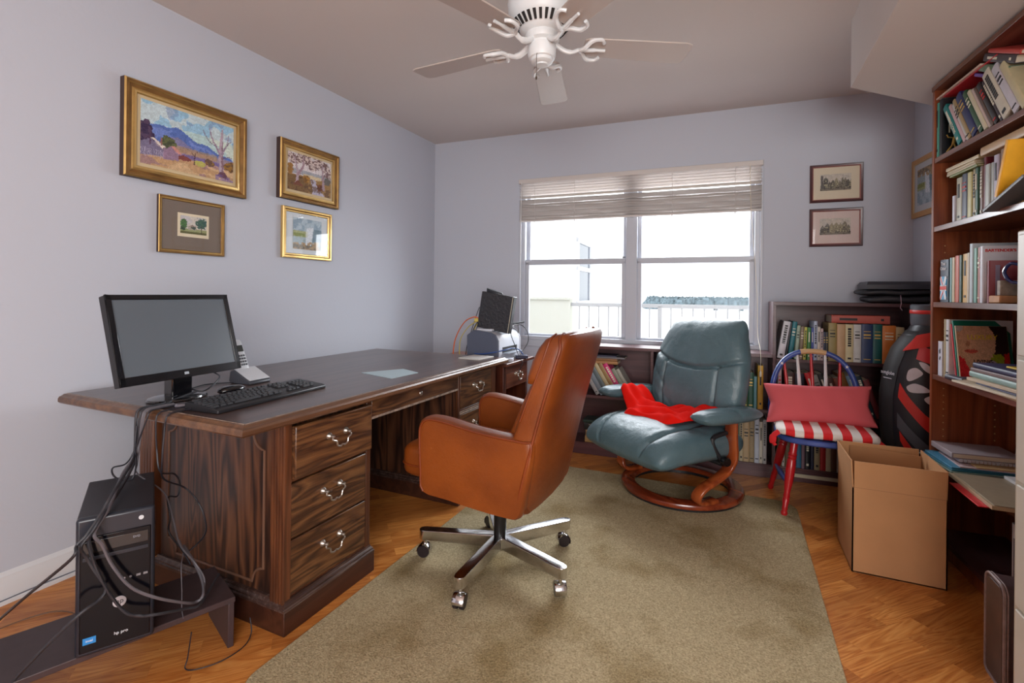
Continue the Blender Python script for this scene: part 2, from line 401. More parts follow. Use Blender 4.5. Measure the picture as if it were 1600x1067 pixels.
# ------------------------------------------------------------------ blind
blind = thing('window_blind', 'cream slatted blind pulled most of the way up over the big window', 'blind', bw(1.72, 0, 2.12), A3)
BM = Matrix.Translation((-1.72, 0, -2.12))
M_slat, nt, b_ = mk('blind_slat'); b_.inputs['Base Color'].default_value = lin((196, 190, 188)); b_.inputs['Roughness'].default_value = 0.5
_tr = nt.nodes.new('ShaderNodeBsdfTranslucent'); _tr.inputs[0].default_value = lin((226, 214, 190)); _mx = nt.nodes.new('ShaderNodeMixShader'); _mx.inputs[0].default_value = 0.13
nt.links.new(b_.outputs[0], _mx.inputs[1]); nt.links.new(_tr.outputs[0], _mx.inputs[2]); nt.links.new(_mx.outputs[0], nt.nodes['Material Output'].inputs[0])
M_rail = mat('blind_rail', (204, 197, 193), 0.45)
mb = MB(); mb.box(WS0 + 0.004, WS1 - 0.004, -0.028, 0.016, 2.088, 2.124); mb.build('headrail', M_rail, blind, M=BM, bevel=0.003)
mb = MB(); random.seed(3)
def slat(z, ang, sag=0.0):
    c, s_ = math.cos(ang), math.sin(ang); hw = 0.0125
    pr = [(-hw, -0.0), (-hw * 0.4, 0.0018), (hw * 0.4, 0.0018), (hw, 0.0)]
    top = [(-0.008 + y * c - q * s_, z + y * s_ + q * c) for y, q in pr]
    poly = top + [(y, q - 0.0008) for y, q in reversed(top)]
    n = 12; rings = []
    for i in range(n + 1):
        x = WS0 + 0.012 + (WS1 - WS0 - 0.024) * i / n
        dz = sag * math.sin(i * 2.4 + z * 90)
        rings.append([(x, y, q + dz) for y, q in poly])
    mb.loft(rings)
z = 2.081
while z > 2.0: slat(z, R(-53)); z -= 0.021
while z > 1.955: slat(z, R(-42)); z -= 0.0225
while z > 1.7835: slat(z, R(random.uniform(20, 46)), 0.0016); z -= 0.0062
mb.build('slats', M_slat, blind, M=BM, smooth=50)
mb = MB(); mb.box(WS0 + 0.012, WS1 - 0.012, -0.022, 0.006, 1.772, 1.786); mb.build('bottom_rail', M_rail, blind, M=BM, bevel=0.003)
for s_ in (0.955, 1.29, 2.03, 2.455):
    mb = MB(); mb.tube([(s_, -0.0235, 2.09), (s_, -0.0225, 1.762)], 0.0014, 6); mb.tube([(s_, -0.0225, 1.772), (s_, -0.0225, 1.758)], 0.004, 8)
    mb.build('ladder_cord', M_rail, blind, M=BM)
mb = MB(); mb.tube([(0.84, -0.03, 2.1), (0.838, -0.03, 1.8), (0.84, -0.03, 1.29)], 0.0032, 8); mb.build('tilt_wand', mat('wand_clear', (205, 205, 205), 0.3), blind, M=BM)
mb = MB(); mb.tube(smoothpath([(2.55, -0.03, 2.1), (2.556, -0.034, 1.8), (2.60, -0.03, 1.2), (2.603, -0.06, 0.93), (2.602, -0.285, 0.81), (2.602, -0.292, 0.69)], 6), 0.0016, 6)
mb.lathe([(0.002, 0), (0.007, -0.012), (0.0075, -0.035), (0.003, -0.042)], (2.602, -0.292, 0.695)); mb.build('lift_cord', mat('cord_cream', (222, 212, 190), 0.6), blind, M=BM)

# ------------------------------------------------------------------ outside
M_cream = mat('balcony_stucco', (178, 178, 166), 0.8, bump=0.05, bscale=40)
M_bldg = mat('neighbour_stucco', (238, 238, 238), 0.8)
M_railw = mat('railing_white', (152, 152, 150), 0.5)
mb = MB(); mb.box(-2.5, 0.86, 1.5, 1.62, -0.2, 1.115); mb.box(-2.5, 0.86, 1.47, 1.65, 1.115, 1.145)
single(mb, 'parapet_wall', 'pale cream solid balcony wall outside the left half of the window', 'balcony wall', M_cream, loc=tuple(bw(0, -1.5, -0.2)), M=BWM, bevel=0.004)
mb = MB(); mb.box(-2.5, 6, 0.16, 1.66, -0.35, -0.2); o = single(mb, 'balcony_slab', 'balcony floor slab outside the window', 'balcony floor', M_bldg, loc=tuple(bw(1.7, -0.9, -0.35)), M=BWM)
rl = thing('balcony_railing', 'pale metal balcony railing with thin upright balusters outside the window', 'railing', bw(1.8, -1.55, -0.2), A3)
RM = Matrix.Translation((-1.8, -1.55, 0.2))
mb = MB(); mb.box(0.86, 6, 1.53, 1.57, 1.045, 1.085); mb.box(0.86, 6, 1.53, 1.57, -0.1, -0.07); mb.build('handrail', M_railw, rl, M=RM, bevel=0.005)
for i in range(30):
    s_ = 0.955 + i * 0.1085
    if abs(s_ - 1.82) < 0.06: continue
    mb = MB(); mb.box(s_ - 0.007, s_ + 0.007, 1.543, 1.557, -0.08, 1.05); mb.build('baluster', M_railw, rl, M=RM)
for s_ in (1.82, 3.3, 4.8):
    mb = MB(); mb.box(s_ - 0.02, s_ + 0.02, 1.53, 1.57, -0.2, 1.06); mb.build('post', M_railw, rl, M=RM)
bd = thing('neighbour_wing', 'white building wing with a narrow window beyond the balcony', 'building', bw(0, -4.0, -6), A3)
DM = Matrix.Translation((0, -4.0, 6))
mb = MB(); mb.box(-3.0, 0.2, 2.2, 5.75, -6, 8); mb.build('wall', M_bldg, bd, M=DM)
wf = MB(); wf.box(0.2, 0.24, 4.35, 5.45, 2.08, 2.16); wf.box(0.2, 0.24, 4.35, 5.45, 1.0, 1.07); wf.box(0.2, 0.24, 4.35, 4.45, 1.0, 2.16); wf.box(0.2, 0.24, 5.36, 5.45, 1.0, 2.16); wf.box(0.2, 0.24, 4.35, 5.45, 1.6, 1.67)
wf = wf.build('window', mat('wing_frame', (225, 225, 228), 0.5), bd, M=DM)
mb = MB(); mb.box(0.2, 0.21, 4.4, 5.4, 1.05, 2.12); mb.build('pane', mat('wing_pane', (72, 80, 92), 0.1), wf, M=DM)
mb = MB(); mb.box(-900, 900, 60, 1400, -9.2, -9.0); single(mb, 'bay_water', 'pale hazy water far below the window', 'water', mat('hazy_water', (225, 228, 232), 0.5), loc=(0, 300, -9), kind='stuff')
# far shore: mounds of trees with a few pale roofs
random.seed(5); mb = MB(); rm = MB()
for i in range(620):
    a = random.uniform(-0.156, 0.12); d = random.uniform(395, 470)
    c0 = Vector((2.465 + d * math.sin(a) , d * math.cos(a), 0)); r = random.uniform(2.6, 4.6)
    rings = []
    for k in range(5):
        ph = k / 4 * math.pi / 2
        rings.append([(c0.x + r * 1.3 * math.cos(ph) * math.cos(t) * random.uniform(.8, 1.15), c0.y + r * math.cos(ph) * math.sin(t), -9 + (4.6 + r * 1.1 * random.uniform(.6, 1.25)) * math.sin(ph)) for t in [j * math.pi / 4 for j in range(8)]])
    mb.loft(rings, True)
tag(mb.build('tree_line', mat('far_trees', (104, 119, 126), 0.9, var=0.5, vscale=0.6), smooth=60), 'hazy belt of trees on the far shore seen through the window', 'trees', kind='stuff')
for i in range(14):
    a = random.uniform(-0.14, 0.05); d = 390; x = 2.465 + d * math.sin(a); y = d * math.cos(a); w_ = random.uniform(2, 6)
    rm.box(x - w_, x + w_, y - 3, y + 3, -9, -9 + random.uniform(1.6, 3.4))
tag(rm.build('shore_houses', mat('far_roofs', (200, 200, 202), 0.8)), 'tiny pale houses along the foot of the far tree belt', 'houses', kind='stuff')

# ================================================================== PICTURES
rng = np.random.default_rng(7)
def vnoise(ny, nx, cy, cx, oct=4, seed=0, pers=0.5):
    r = np.random.default_rng(seed); out = np.zeros((ny, nx)); amp = 1; tot = 0
    for o in range(oct):
        gy, gx = int(cy * 2 ** o) + 2, int(cx * 2 ** o) + 2; g = r.random((gy, gx))
        y = np.linspace(0, gy - 1.001, ny); x = np.linspace(0, gx - 1.001, nx); y0 = y.astype(int); x0 = x.astype(int); fy = (y - y0)[:, None]; fx = (x - x0)[None]
        fy = fy * fy * (3 - 2 * fy); fx = fx * fx * (3 - 2 * fx)
        v_ = g[y0][:, x0] * (1 - fy) * (1 - fx) + g[y0 + 1][:, x0] * fy * (1 - fx) + g[y0][:, x0 + 1] * (1 - fy) * fx + g[y0 + 1][:, x0 + 1] * fy * fx
        out += v_ * amp; tot += amp; amp *= pers
    return out / tot
class Paint:
    def __init__(s, ny, nx, c): s.a = np.ones((ny, nx, 3)) * np.array(c, float); s.v, s.u = np.mgrid[0:ny, 0:nx]; s.v = (s.v + .5) / ny; s.u = (s.u + .5) / nx; s.ny, s.nx = ny, nx; s.k = 0
    def n(s, cy=4, cx=4, oct=4): s.k += 1; return vnoise(s.ny, s.nx, cy, cx, oct, s.k)
    def fill(s, mask, c, al=1.0):
        m = np.clip(mask.astype(float), 0, 1)[..., None] * al; c = np.array(c, float); s.a = s.a * (1 - m) + c * m
    def poly(s, pts, c, al=1.0):
        m = np.zeros(s.u.shape, bool); n = len(pts)
        for i in range(n):
            x1, y1 = pts[i]; x2, y2 = pts[(i + 1) % n]
            if y1 == y2: continue
            cnd = ((s.v >= min(y1, y2)) & (s.v < max(y1, y2))); m ^= cnd & (s.u < x1 + (s.v - y1) * (x2 - x1) / (y2 - y1))
        s.fill(m, c, al)
    def line(s, pts, w0, w1, c, al=1.0):
        n = len(pts) - 1
        for i in range(n):
            (x1, y1), (x2, y2) = pts[i], pts[i + 1]; asp = s.nx / s.ny
            dx, dy = (x2 - x1) * asp, y2 - y1; px, py = (s.u - x1) * asp, s.v - y1; L = dx * dx + dy * dy + 1e-9
            t = np.clip((px * dx + py * dy) / L, 0, 1); d = np.hypot(px - t * dx, py - t * dy); w = w0 + (w1 - w0) * ((i + t) / n)
            s.fill(d < w, c, al)
    def blob(s, x, y, rx, ry, c, c2=None, rough=0.9, al=1.0):
        nz = s.n(16, 16, 3); d = np.hypot((s.u - x) / rx, (s.v - y) / ry) + (nz - 0.5) * rough
        s.fill(d < 0.85, c, al)
        if c2: nz2 = s.n(24, 24, 2); s.fill((d < 0.8) & (nz2 > 0.52), c2, al)
    def out(s, jit=8):
        gy, gx = np.mgrid[0:s.ny, 0:s.nx]; wx = (s.n(40, 60, 2) - .5) * 3.6; wy = (s.n(40, 60, 2) - .5) * 3
        s.a = s.a[np.clip((gy + wy).round().astype(int), 0, s.ny - 1), np.clip((gx + wx).round().astype(int), 0, s.nx - 1)]
        s.a = s.a * (.90 + .2 * s.n(30, 40, 3))[..., None]
        return np.clip(s.a + np.random.default_rng(1).normal(0, jit, s.a.shape[:2])[..., None], 0, 255)

def art_farm():
    p = Paint(120, 188, (150, 190, 215)); n = p.n(3, 4); p.fill(n > 0.5, (205, 215, 215), .75); p.fill(p.n(3, 5) > 0.6, (120, 140, 180), .5); p.fill((p.v > .3) & (p.u > .3) & (p.v < .55), (215, 225, 195), .45)
    ridge = 0.33 + 0.02 * np.sin(p.u * 25) + np.where(p.u < .36, (p.u - .05) * 0.05, (p.u - .36) * 0.42) - 0.07 * np.exp(-((p.u - .34) / .07) ** 2) + 0.02 * p.n(2, 8)
    p.fill(p.v > ridge, (88, 112, 178)); p.fill((p.v > ridge + .05) & (p.n(5, 8) > .52), (118, 138, 200), .8); p.fill((p.v > ridge + .16) & (p.u > .3), (150, 130, 150), .6); p.fill((p.v > .62), (168, 136, 130), .7)
    p.fill((p.v > .58) & (p.v < .68) & (p.u > .3) & (p.u < .8), (176, 142, 96), .55); p.fill((p.v > .7) & (p.v < .76) & (p.u > .35), (104, 92, 160), .7)
    p.fill(p.v > .76 + .03 * p.n(2, 6), (186, 150, 112)); p.fill((p.v > .8) & (p.n(9, 4) > .52), (204, 172, 134)); p.fill((p.v > .78) & (p.n(12, 5) > .62), (140, 110, 130), .6)
    p.blob(.03, .5, .12, .2, (62, 48, 78), (84, 66, 92)); p.blob(.27, .6, .09, .13, (76, 82, 62), (98, 104, 70))
    p.poly([(0, .66), (.1, .57), (.16, .68), (.25, .68), (.25, .82), (0, .86)], (120, 112, 140)); p.poly([(.1, .57), (.13, .56), (.24, .66), (.21, .7)], (224, 214, 204)); p.line([(.09, .5), (.09, .66)], .012, .012, (88, 62, 88)); p.line([(.2, .54), (.2, .64)], .012, .012, (150, 100, 96))
    p.poly([(.22, .7), (.3, .62), (.37, .72), (.37, .84), (.22, .86)], (148, 122, 146)); p.poly([(.3, .62), (.34, .62), (.41, .72), (.37, .73)], (196, 140, 130)); p.poly([(.37, .74), (.44, .72), (.5, .76), (.5, .8), (.38, .81)], (128, 70, 66))
    for i in range(16): p.line([(.005 + i * .014, .74), (.005 + i * .014, .86)], .004, .004, (176, 168, 190), .8)
    p.blob(.6, .8, .07, .05, (180, 176, 96)); p.blob(.72, .74, .07, .07, (104, 80, 70), (140, 108, 60)); p.blob(.96, .74, .09, .11, (104, 78, 56), (150, 112, 54))
    p.line([(.54, .83), (.545, .7), (.57, .6)], .008, .004, (78, 52, 60)); p.line([(.545, .7), (.51, .62)], .005, .003, (78, 52, 60))
    p.line([(.86, .9), (.845, .62), (.85, .34), (.86, .1)], .048, .02, (176, 158, 172)); p.line([(.87, .9), (.862, .6), (.868, .3)], .022, .008, (122, 92, 104), .8)
    p.line([(.845, .58), (.79, .42), (.74, .3), (.71, .14)], .02, .01, (158, 140, 158)); p.line([(.79, .42), (.70, .36), (.63, .2)], .011, .005, (120, 104, 130)); p.line([(.86, .52), (.92, .34), (.935, .16)], .018, .008, (150, 132, 152)); p.line([(.87, .6), (.94, .55), (.985, .56)], .01, .005, (110, 92, 110)); p.line([(.92, .34), (.97, .26)], .008, .004, (120, 100, 120))
    p.poly([(.79, .93), (.85, .84), (.9, .84), (.95, .97)], (104, 70, 84)); p.fill((p.v > .9) & (p.u > .78) & (p.n(8, 8) > .5), (120, 104, 160), .6)
    return p.out()
def art_river():
    p = Paint(84, 112, (214, 206, 208)); p.fill((p.v > .42) & (p.v < .55), (120, 128, 140), .6); p.fill(p.v > .55 + .04 * p.n(2, 5), (150, 118, 74)); p.fill((p.v > .6) & (p.u < .45), (112, 84, 52), .8); p.fill((p.v > .5) & (p.v < .6) & (p.u > .35) & (p.u < .75), (206, 190, 156))
    p.poly([(.5, .6), (.62, .6), (.66, .75), (.85, 1), (.55, 1), (.55, .8)], (176, 170, 188)); p.fill((p.n(10, 10) > .58) & (p.v > .6), (88, 62, 48), .6)
    for (x, y, rx, ry) in ((.12, .15, .2, .16), (.4, .12, .22, .14), (.7, .15, .25, .16), (.92, .3, .12, .2), (.55, .28, .1, .1)): p.blob(x, y, rx, ry, (118, 92, 92), (206, 190, 184), 1.3)
    p.blob(.05, .45, .08, .2, (150, 110, 60)); p.blob(.42, .62, .08, .12, (170, 120, 50), (120, 84, 40)); p.blob(.9, .55, .1, .12, (104, 100, 96)); p.blob(.75, .78, .12, .1, (120, 72, 46), (90, 56, 44))
    p.line([(.2, .78), (.22, .5), (.14, .12)], .05, .02, (176, 156, 164)); p.line([(.23, .55), (.34, .3), (.34, .05)], .035, .016, (160, 132, 142)); p.line([(.82, .8), (.8, .45), (.78, .1)], .04, .02, (160, 138, 146)); p.line([(.8, .5), (.9, .3)], .018, .01, (138, 116, 124))
    p.poly([(.12, .84), (.22, .7), (.36, .86)], (118, 72, 56)); return p.out()
def art_trees():
    p = Paint(56, 84, (206, 200, 190)); p.fill(p.n(3, 3) > .55, (188, 186, 196), .6); p.fill(p.v > .72, (150, 156, 110)); p.fill(p.v > .88, (92, 92, 56)); p.poly([(.3, .58), (.6, .58), (.6, .76), (.3, .76)], (170, 162, 150)); p.poly([(.28, .58), (.45, .48), (.62, .58)], (132, 116, 108))
    p.blob(.12, .42, .17, .34, (58, 92, 62), (88, 128, 74)); p.blob(.8, .36, .26, .36, (56, 88, 84), (78, 112, 92)); p.line([(.8, .95), (.8, .5)], .025, .02, (66, 60, 50)); p.blob(.08, .72, .12, .12, (52, 72, 60)); p.blob(.5, .66, .12, .08, (70, 84, 78)); return p.out()
def art_coast():
    p = Paint(84, 84, (168, 186, 198)); p.fill(p.n(3, 4) > .55, (126, 150, 170), .7); p.fill((p.v > .4) & (p.v < .6) & (p.u < .5), (160, 166, 120)); p.fill((p.v > .48) & (p.v < .72) & (p.u < .4) & (p.n(5, 5) > .45), (128, 140, 74)); p.fill((p.v > .6), (150, 168, 176), .7)
    p.poly([(.45, .3), (.7, .25), (.62, 1), (.42, 1)], (226, 230, 236), .7); p.poly([(.72, .3), (1, .3), (1, .75), (.66, .75)], (92, 118, 132), .8); p.fill((p.v > .8 - .1 * p.u) & (p.n(12, 12) > .4), (166, 140, 104)); p.fill((p.v > .82) & (p.n(16, 16) > .55), (110, 100, 84)); return p.out()
def art_street(k):
    p = Paint(64, 96, (198, 190, 178)); r = random.Random(k); x = 0.02
    p.fill(p.n(4, 4) > .5, (176, 170, 162), .5)
    while x < .96:
        w = r.uniform(.08, .16); h = r.uniform(.2, .5); c = r.choice([(96, 92, 84), (124, 118, 104), (78, 74, 72), (150, 142, 118)])
        p.poly([(x, 1 - .12), (x, h + .12), (x + w / 2, h - .06), (x + w, h + .12), (x + w, .88)], c)
        for i in range(3):
            for j in range(5): p.poly([(x + w * (.15 + .28 * i), h + .18 + .12 * j), (x + w * (.3 + .28 * i), h + .18 + .12 * j), (x + w * (.3 + .28 * i), h + .25 + .12 * j), (x + w * (.15 + .28 * i), h + .25 + .12 * j)], (52, 48, 48) if r.random() < .7 else (190, 184, 150))
        x += w * .95
    if k == 1: p.poly([(.02, .9), (.02, .12), (.05, .04), (.09, .12), (.09, .9)], (88, 84, 82))
    p.fill((p.v > .88), (120, 112, 100)); p.fill((p.v > .8) & (p.n(14, 14) > .6), (60, 56, 52)); return p.out(14)

GOLD = mat('gilt_frame', (196, 160, 98), 0.34, 0.75, var=0.25, vscale=9); GOLD_D = mat('gilt_dark', (134, 98, 54), 0.45, 0.5, var=0.3, vscale=14); GOLD_L = mat('gilt_light', (205, 172, 112), 0.38, 0.5)
LINEN = mat('linen_liner', (206, 186, 148), 0.8, bump=0.2, bscale=300); BACKB = mat('frame_back', (66, 48, 44), 0.6)
MAHF = mat('mahogany_frame', (74, 34, 36), 0.3, coat=0.3); PAINTM = vcol_mat('painted_canvas', 0.5)
def picture(name, label, cat, c, xa, w, h, prof, fm, border, art, art_w, art_h, liner, glazed, group=None, backm=None, arto=(0, 0)):
    """c: centre on the wall; xa: direction of the picture's width; prof: (inset, height) loops with material numbers"""
    rz = math.atan2(xa[1], xa[0]); root = thing(name, label, cat, c, rz, group)
    Q = frame_M((0, 0, 0), (1, 0, 0), (0, 0, 1)); mb = MB(); last = None
    def loop(i, z): a, b = w / 2 - i, h / 2 - i; return [Q @ Vector((x, y, z)) for x, y in ((-a, -b), (a, -b), (a, b), (-a, b))]
    pts = [(0, 0.002, 0)] + prof
    for (i0, z0, m0), (i1, z1, m1) in zip(pts[:-1], pts[1:]): mb.loft([loop(i0, z0), loop(i1, z1)], False, True, m1)
    mb.build('frame', fm, root, smooth=25)
    iz, zz, _ = prof[-1]; a, b = w / 2 - iz + 0.002, h / 2 - iz + 0.002
    mb = MB(); mb.box(-a, a, 0.001, zz - 0.002, -b, b); mb.v = [(x, -y, z) for x, y, z in mb.v]; mt = mb.build('mat_board' if glazed else 'liner', liner, root, smooth=0)
    zart = zz - 0.0005
    Ma = Q.copy(); Ma.translation = Vector((arto[0], -zart - 0.001, arto[1]))
    if border: mb = MB(); mb.box(arto[0] - art_w / 2 - border[0], arto[0] + art_w / 2 + border[0], -zart, -zart + 0.002, arto[1] - art_h / 2 - border[1], arto[1] + art_h / 2 + border[0]); mb.build('paper', border[2], root, smooth=0)
    raster_part('picture', art, root, Ma, art_w, art_h, PAINTM)
    if glazed: mb = MB(); mb.box(-a, a, -zart - 0.005, -zart - 0.004, -b, b); mb.build('glass', glass_mat('picture_glass', 0.022), root, smooth=0)
    return root
fr = lambda z: 1.17 + .985 * (z * .959 - 1.17)
def lwc(y0, y1, z0, z1): return (0.0, (y0 + y1) / 2 * .959 * .985, (fr(z0) + fr(z1)) / 2), (y1 - y0) * .959 * .985, fr(z1) - fr(z0)
big = [(0, .034, 0), (.006, .04, 1), (.016, .04, 2), (.02, .034, 1), (.034, .026, 2), (.044, .03, 1), (.052, .03, 3), (.056, .022, 1)]
fm4 = [BACKB, GOLD, GOLD_D, GOLD_L]
c, w, h = lwc(1.305, 1.929, 1.755, 2.213)
picture('framed_painting', 'largest gilt framed landscape with blue mountains, cottages and a bare gum tree', 'painting', c, (0, 1), w, h, big, fm4, None, art_farm(), w - .142, h - .142, LINEN, False)
c, w, h = lwc(2.156, 2.650, 1.81, 2.185)
picture('framed_painting', 'gilt framed painting of pale trees beside a river, upper right on the left wall', 'painting', c, (0, 1), w, h, [(a * .85, b, m) for a, b, m in big], fm4, None, art_river(), w - .125, h - .125, LINEN, False)
thin = [(0, .018, 0), (.002, .02, 1), (.007, .02, 2), (.009, .016, 1), (.015, .016, 1), (.018, .012, 2)]
c, w, h = lwc(1.468, 1.811, 1.413, 1.699)
picture('framed_print', 'small tree print in a wide taupe mat and thin gilt frame below the mountain painting', 'picture', c, (0, 1), w, h, thin, fm4, (.012, .016, mat('aged_paper', (226, 214, 186), 0.8)), art_trees(), w * .40, h * .32, mat('taupe_mat', (120, 108, 98), 0.8, bump=0.1, bscale=200), True, arto=(0.004, 0.008))
med = [(0, .02, 3), (.004, .024, 3), (.014, .024, 1), (.02, .018, 2), (.026, .018, 1), (.03, .012, 1)]
c, w, h = lwc(2.192, 2.600, 1.44, 1.766)
picture('framed_print', 'gold framed watercolour of a river shore in a white mat, below the river painting', 'picture', c, (0, 1), w, h, med, fm4, None, art_coast(), w * .58, h * .62, mat('white_mat', (208, 216, 222), 0.8), True)
mah = [(0, .018, 0), (.004, .022, 0), (.014, .02, 0), (.02, .014, 1)]
for k, (z0, z1, lb) in enumerate(((1.884, 2.147, 'engraving of old townhouses in dark frame right of the window, upper of the pair'), (1.577, 1.84, 'engraving of gabled houses in dark frame right of the window, lower of the pair'))):
    s0, s1 = 3.04 * .959, 3.355 * .959; z0 *= .959; z1 *= .959; p = bw((s0 + s1) / 2, 0.0, (z0 + z1) / 2)
    picture('framed_engraving', lb, 'picture', p, U, s1 - s0, z1 - z0, mah, [MAHF, mat('inner_lip', (150, 96, 92), 0.4)], None, art_street(k + 1), .175, .108, mat('ivory_mat%d' % k, ((216, 204, 180), (214, 196, 190))[k], 0.8), True, arto=(-.004, .006))
p = RC + Rd * 0.195 + Vector((0, 0, 1.852))
picture('framed_print', 'light oak framed print on the short right wall, half hidden by the tall bookcase', 'picture', p, Rd, .36, .36, [(0, .018, 0), (.03, .02, 0), (.034, .014, 1)], [mat('oak_frame', (186, 142, 92), 0.5), LINEN], None, art_coast()[::-1], .22, .22, mat('grey_mat', (200, 204, 208), 0.8), True)

# ================================================================== CEILING FAN
fan = thing('ceiling_fan', 'white five-blade ceiling fan with scrolled blade brackets', 'ceiling fan', (1.76, 1.80, 2.51))
M_fan = mat('fan_white', (222, 226, 228), 0.35); M_blade = mat('fan_blade', (186, 176, 170), 0.45); M_dark = mat('vent_dark', (28, 24, 24), 0.7)
mb = MB(); mb.lathe([(0.075, 0), (0.08, -0.02), (0.075, -0.05), (0.03, -0.075), (0.02, -0.09), (0.02, -0.11)], n=32); mb.build('canopy', M_fan, fan)
mb = MB(); mb.lathe([(0.02, -0.09), (0.06, -0.105), (0.105, -0.125), (0.13, -0.16), (0.137, -0.2), (0.134, -0.235), (0.122, -0.26), (0.118, -0.268), (0.085, -0.305), (0.07, -0.318), (0.06, -0.32)], n=40); mot = mb.build('motor_housing', M_fan, fan)
mb = MB()
for i in range(30):
    a = 2 * math.pi * i / 30; d = Vector((math.cos(a), math.sin(a), 0)); t = Vector((-d.y, d.x, 0))
    p0 = d * 0.1155 + Vector((0, 0, -0.2725)); p1 = d * 0.091 + Vector((0, 0, -0.3005)); n_ = Vector((d.x * .75, d.y * .75, -.66))
    vs = [p0 - t * .0058, p0 + t * .0058, p1 + t * .0045, p1 - t * .0045]; mb.loft([[v + n_ * .0028 for v in vs], [v - n_ * .004 for v in vs]])
mb.build('vent_slots', M_dark, mot, smooth=0)
mb = MB(); mb.lathe([(0.066, -0.315), (0.07, -0.33), (0.066, -0.345), (0.052, -0.352), (0.052, -0.358)], n=32); mb.build('flywheel', M_fan, fan)
mb = MB(); mb.lathe([(0.048, -0.356), (0.0545, -0.360), (0.0555, -0.366), (0.0555, -0.398), (0.051, -0.410), (0.044, -0.413), (0.043, -0.424), (0.034, -0.431), (0.026, -0.432), (0.024, -0.437), (0.0, -0.439)], n=40); sw = mb.build('switch_housing', M_fan, fan)
mb = MB(); mb.tube([(.0, -.045, -.4), (.0, -.056, -.42), (0, -.056, -.5)], .0011, 6); mb.lathe([(0.001, 0), (.004, -.006), (.003, -.014)], (0, -.056, -.5)); mb.build('pull_chain', mat('chain_dark', (90, 80, 70), 0.4, 0.7), sw)
for a in (105, 177, 249, 321, 31):
    Rm = Matrix.Rotation(R(a), 4, 'Z'); tilt = Matrix.Translation((0, 0, -0.352)) @ Matrix.Rotation(R(-7), 4, 'X')
    mb = MB(); prof = []
    L0, L1 = .165, .60
    for x, y in ((L0, .045), (L0 + .02, .056), (L1 - .03, .069), (L1 - .006, .06), (L1, .045)): prof.append((x, y))
    prof += [(x, -y) for x, y in reversed(prof)]
    mb.prism(prof, 'z', -.003, .003); bl = mb.build('blade', M_blade, fan, M=Rm @ tilt, bevel=0.002)
    mb = MB(); Z = -.352
    mb.tube(smoothpath([(.055, 0, -.35), (.09, 0, -.372), (.12, 0, -.376), (.15, 0, -.365), (.175, 0, Z - .012)], 5), [.012] * 10 + [.0095] * 11, 10, flat=.75)
    for sgn in (-1, 1):
        mb.tube(smoothpath([(.15, 0, -.366), (.165, sgn * .025, -.367 + sgn * .004), (.19, sgn * .052, Z - .012 - sgn * .010), (.225, sgn * .058, Z - .010 - sgn * .012), (.24, sgn * .04, Z - .010 - sgn * .008)], 5), [.0085] * 12 + [.007] * 9, 8)
    mb.tube(smoothpath([(.165, 0, -.366), (.21, 0, Z - .011), (.255, 0, Z - .01)], 5), [.008] * 6 + [.006] * 5, 8)
    mb.build('blade_bracket', M_fan, bl, M=Rm)

# ================================================================== BIG DESK
ROSE = [(0.05, (30, 18, 14)), (0.3, (66, 40, 24)), (0.6, (98, 64, 38)), (0.9, (122, 84, 50))]
ROSE_D = [(0.05, (26, 14, 12)), (0.35, (56, 30, 22)), (0.65, (78, 46, 32)), (0.9, (92, 58, 40))]
W_draw = wood('rosewood_drawer', ROSE, 'y', 0.36, across=15, along=1.5, rings=8, fine=.48)
W_end = wood('rosewood_end', [(0.05, (24, 15, 13)), (0.3, (50, 31, 24)), (0.6, (82, 50, 34)), (0.9, (104, 68, 46))], 'z', 0.4, across=8, along=.9, rings=10, fine=.35)
W_post = wood('rosewood_post', [(0.1, (54, 28, 18)), (0.5, (88, 50, 30)), (0.9, (114, 68, 40))], 'z', 0.36, across=14, along=1.0, rings=4, fine=.6)
W_base = wood('rosewood_base', [(0.1, (36, 18, 14)), (0.5, (58, 30, 20)), (0.9, (78, 44, 30))], 'y', 0.42, across=16, rings=3, fine=.6)
W_top = wood('desk_top_veneer', [(0.1, (62, 44, 40)), (0.5, (78, 58, 52)), (0.9, (92, 70, 62))], 'y', 0.3, across=10, rings=4, fine=.5, coat=.3)
W_edge = wood('desk_edge', [(0.1, (66, 42, 30)), (0.5, (100, 68, 46)), (0.9, (130, 92, 62))], 'y', 0.33, across=16, rings=3, fine=.6)
SCUFF = mat('scuffed_edge', (150, 130, 116), 0.6, var=.45, vscale=40)
NICKEL = mat('antique_nickel', (186, 180, 172), 0.28, 0.9)
DKIN = mat('desk_inside', (40, 24, 20), 0.7)
desk = thing('executive_desk', 'large dark rosewood double pedestal desk with drawers along the left wall', 'desk', (0.6, 1.9, 0), world=True)
X0, X1, Y0, Y1, ZT = 0.09, 1.137, 0.99, 2.86, 0.765
mb = MB(); e = .012
def rect(i, z): return [(X0 + 0 * i, Y0 + i, z), (X1 - i, Y0 + i, z), (X1 - i, Y1 - i, z), (X0 + 0 * i, Y1 - i, z)]
mb.loft([rect(.006, .732), rect(0, .738), rect(0, .75), rect(.004, .757), rect(.012, .76), rect(.02, .765)], True)
top = mb.build('desktop', [W_edge], desk, smooth=0)
mb = MB(); mb.box(X0 + .002, X1 - .03, Y0 + .03, Y1 - .03, .7645, .7662); mb.build('writing_surface', W_top, top, smooth=0)
mb = MB()
for b in ((X1 - .030, X1 - .028, Y0 + .028, Y1 - .028), (X0, X1 - .028, Y0 + .028, Y0 + .03), (X0, X1 - .028, Y1 - .03, Y1 - .028)): mb.box(*b, .7648, .7664)
mb.build('inlay_line', SCUFF, top, smooth=0)
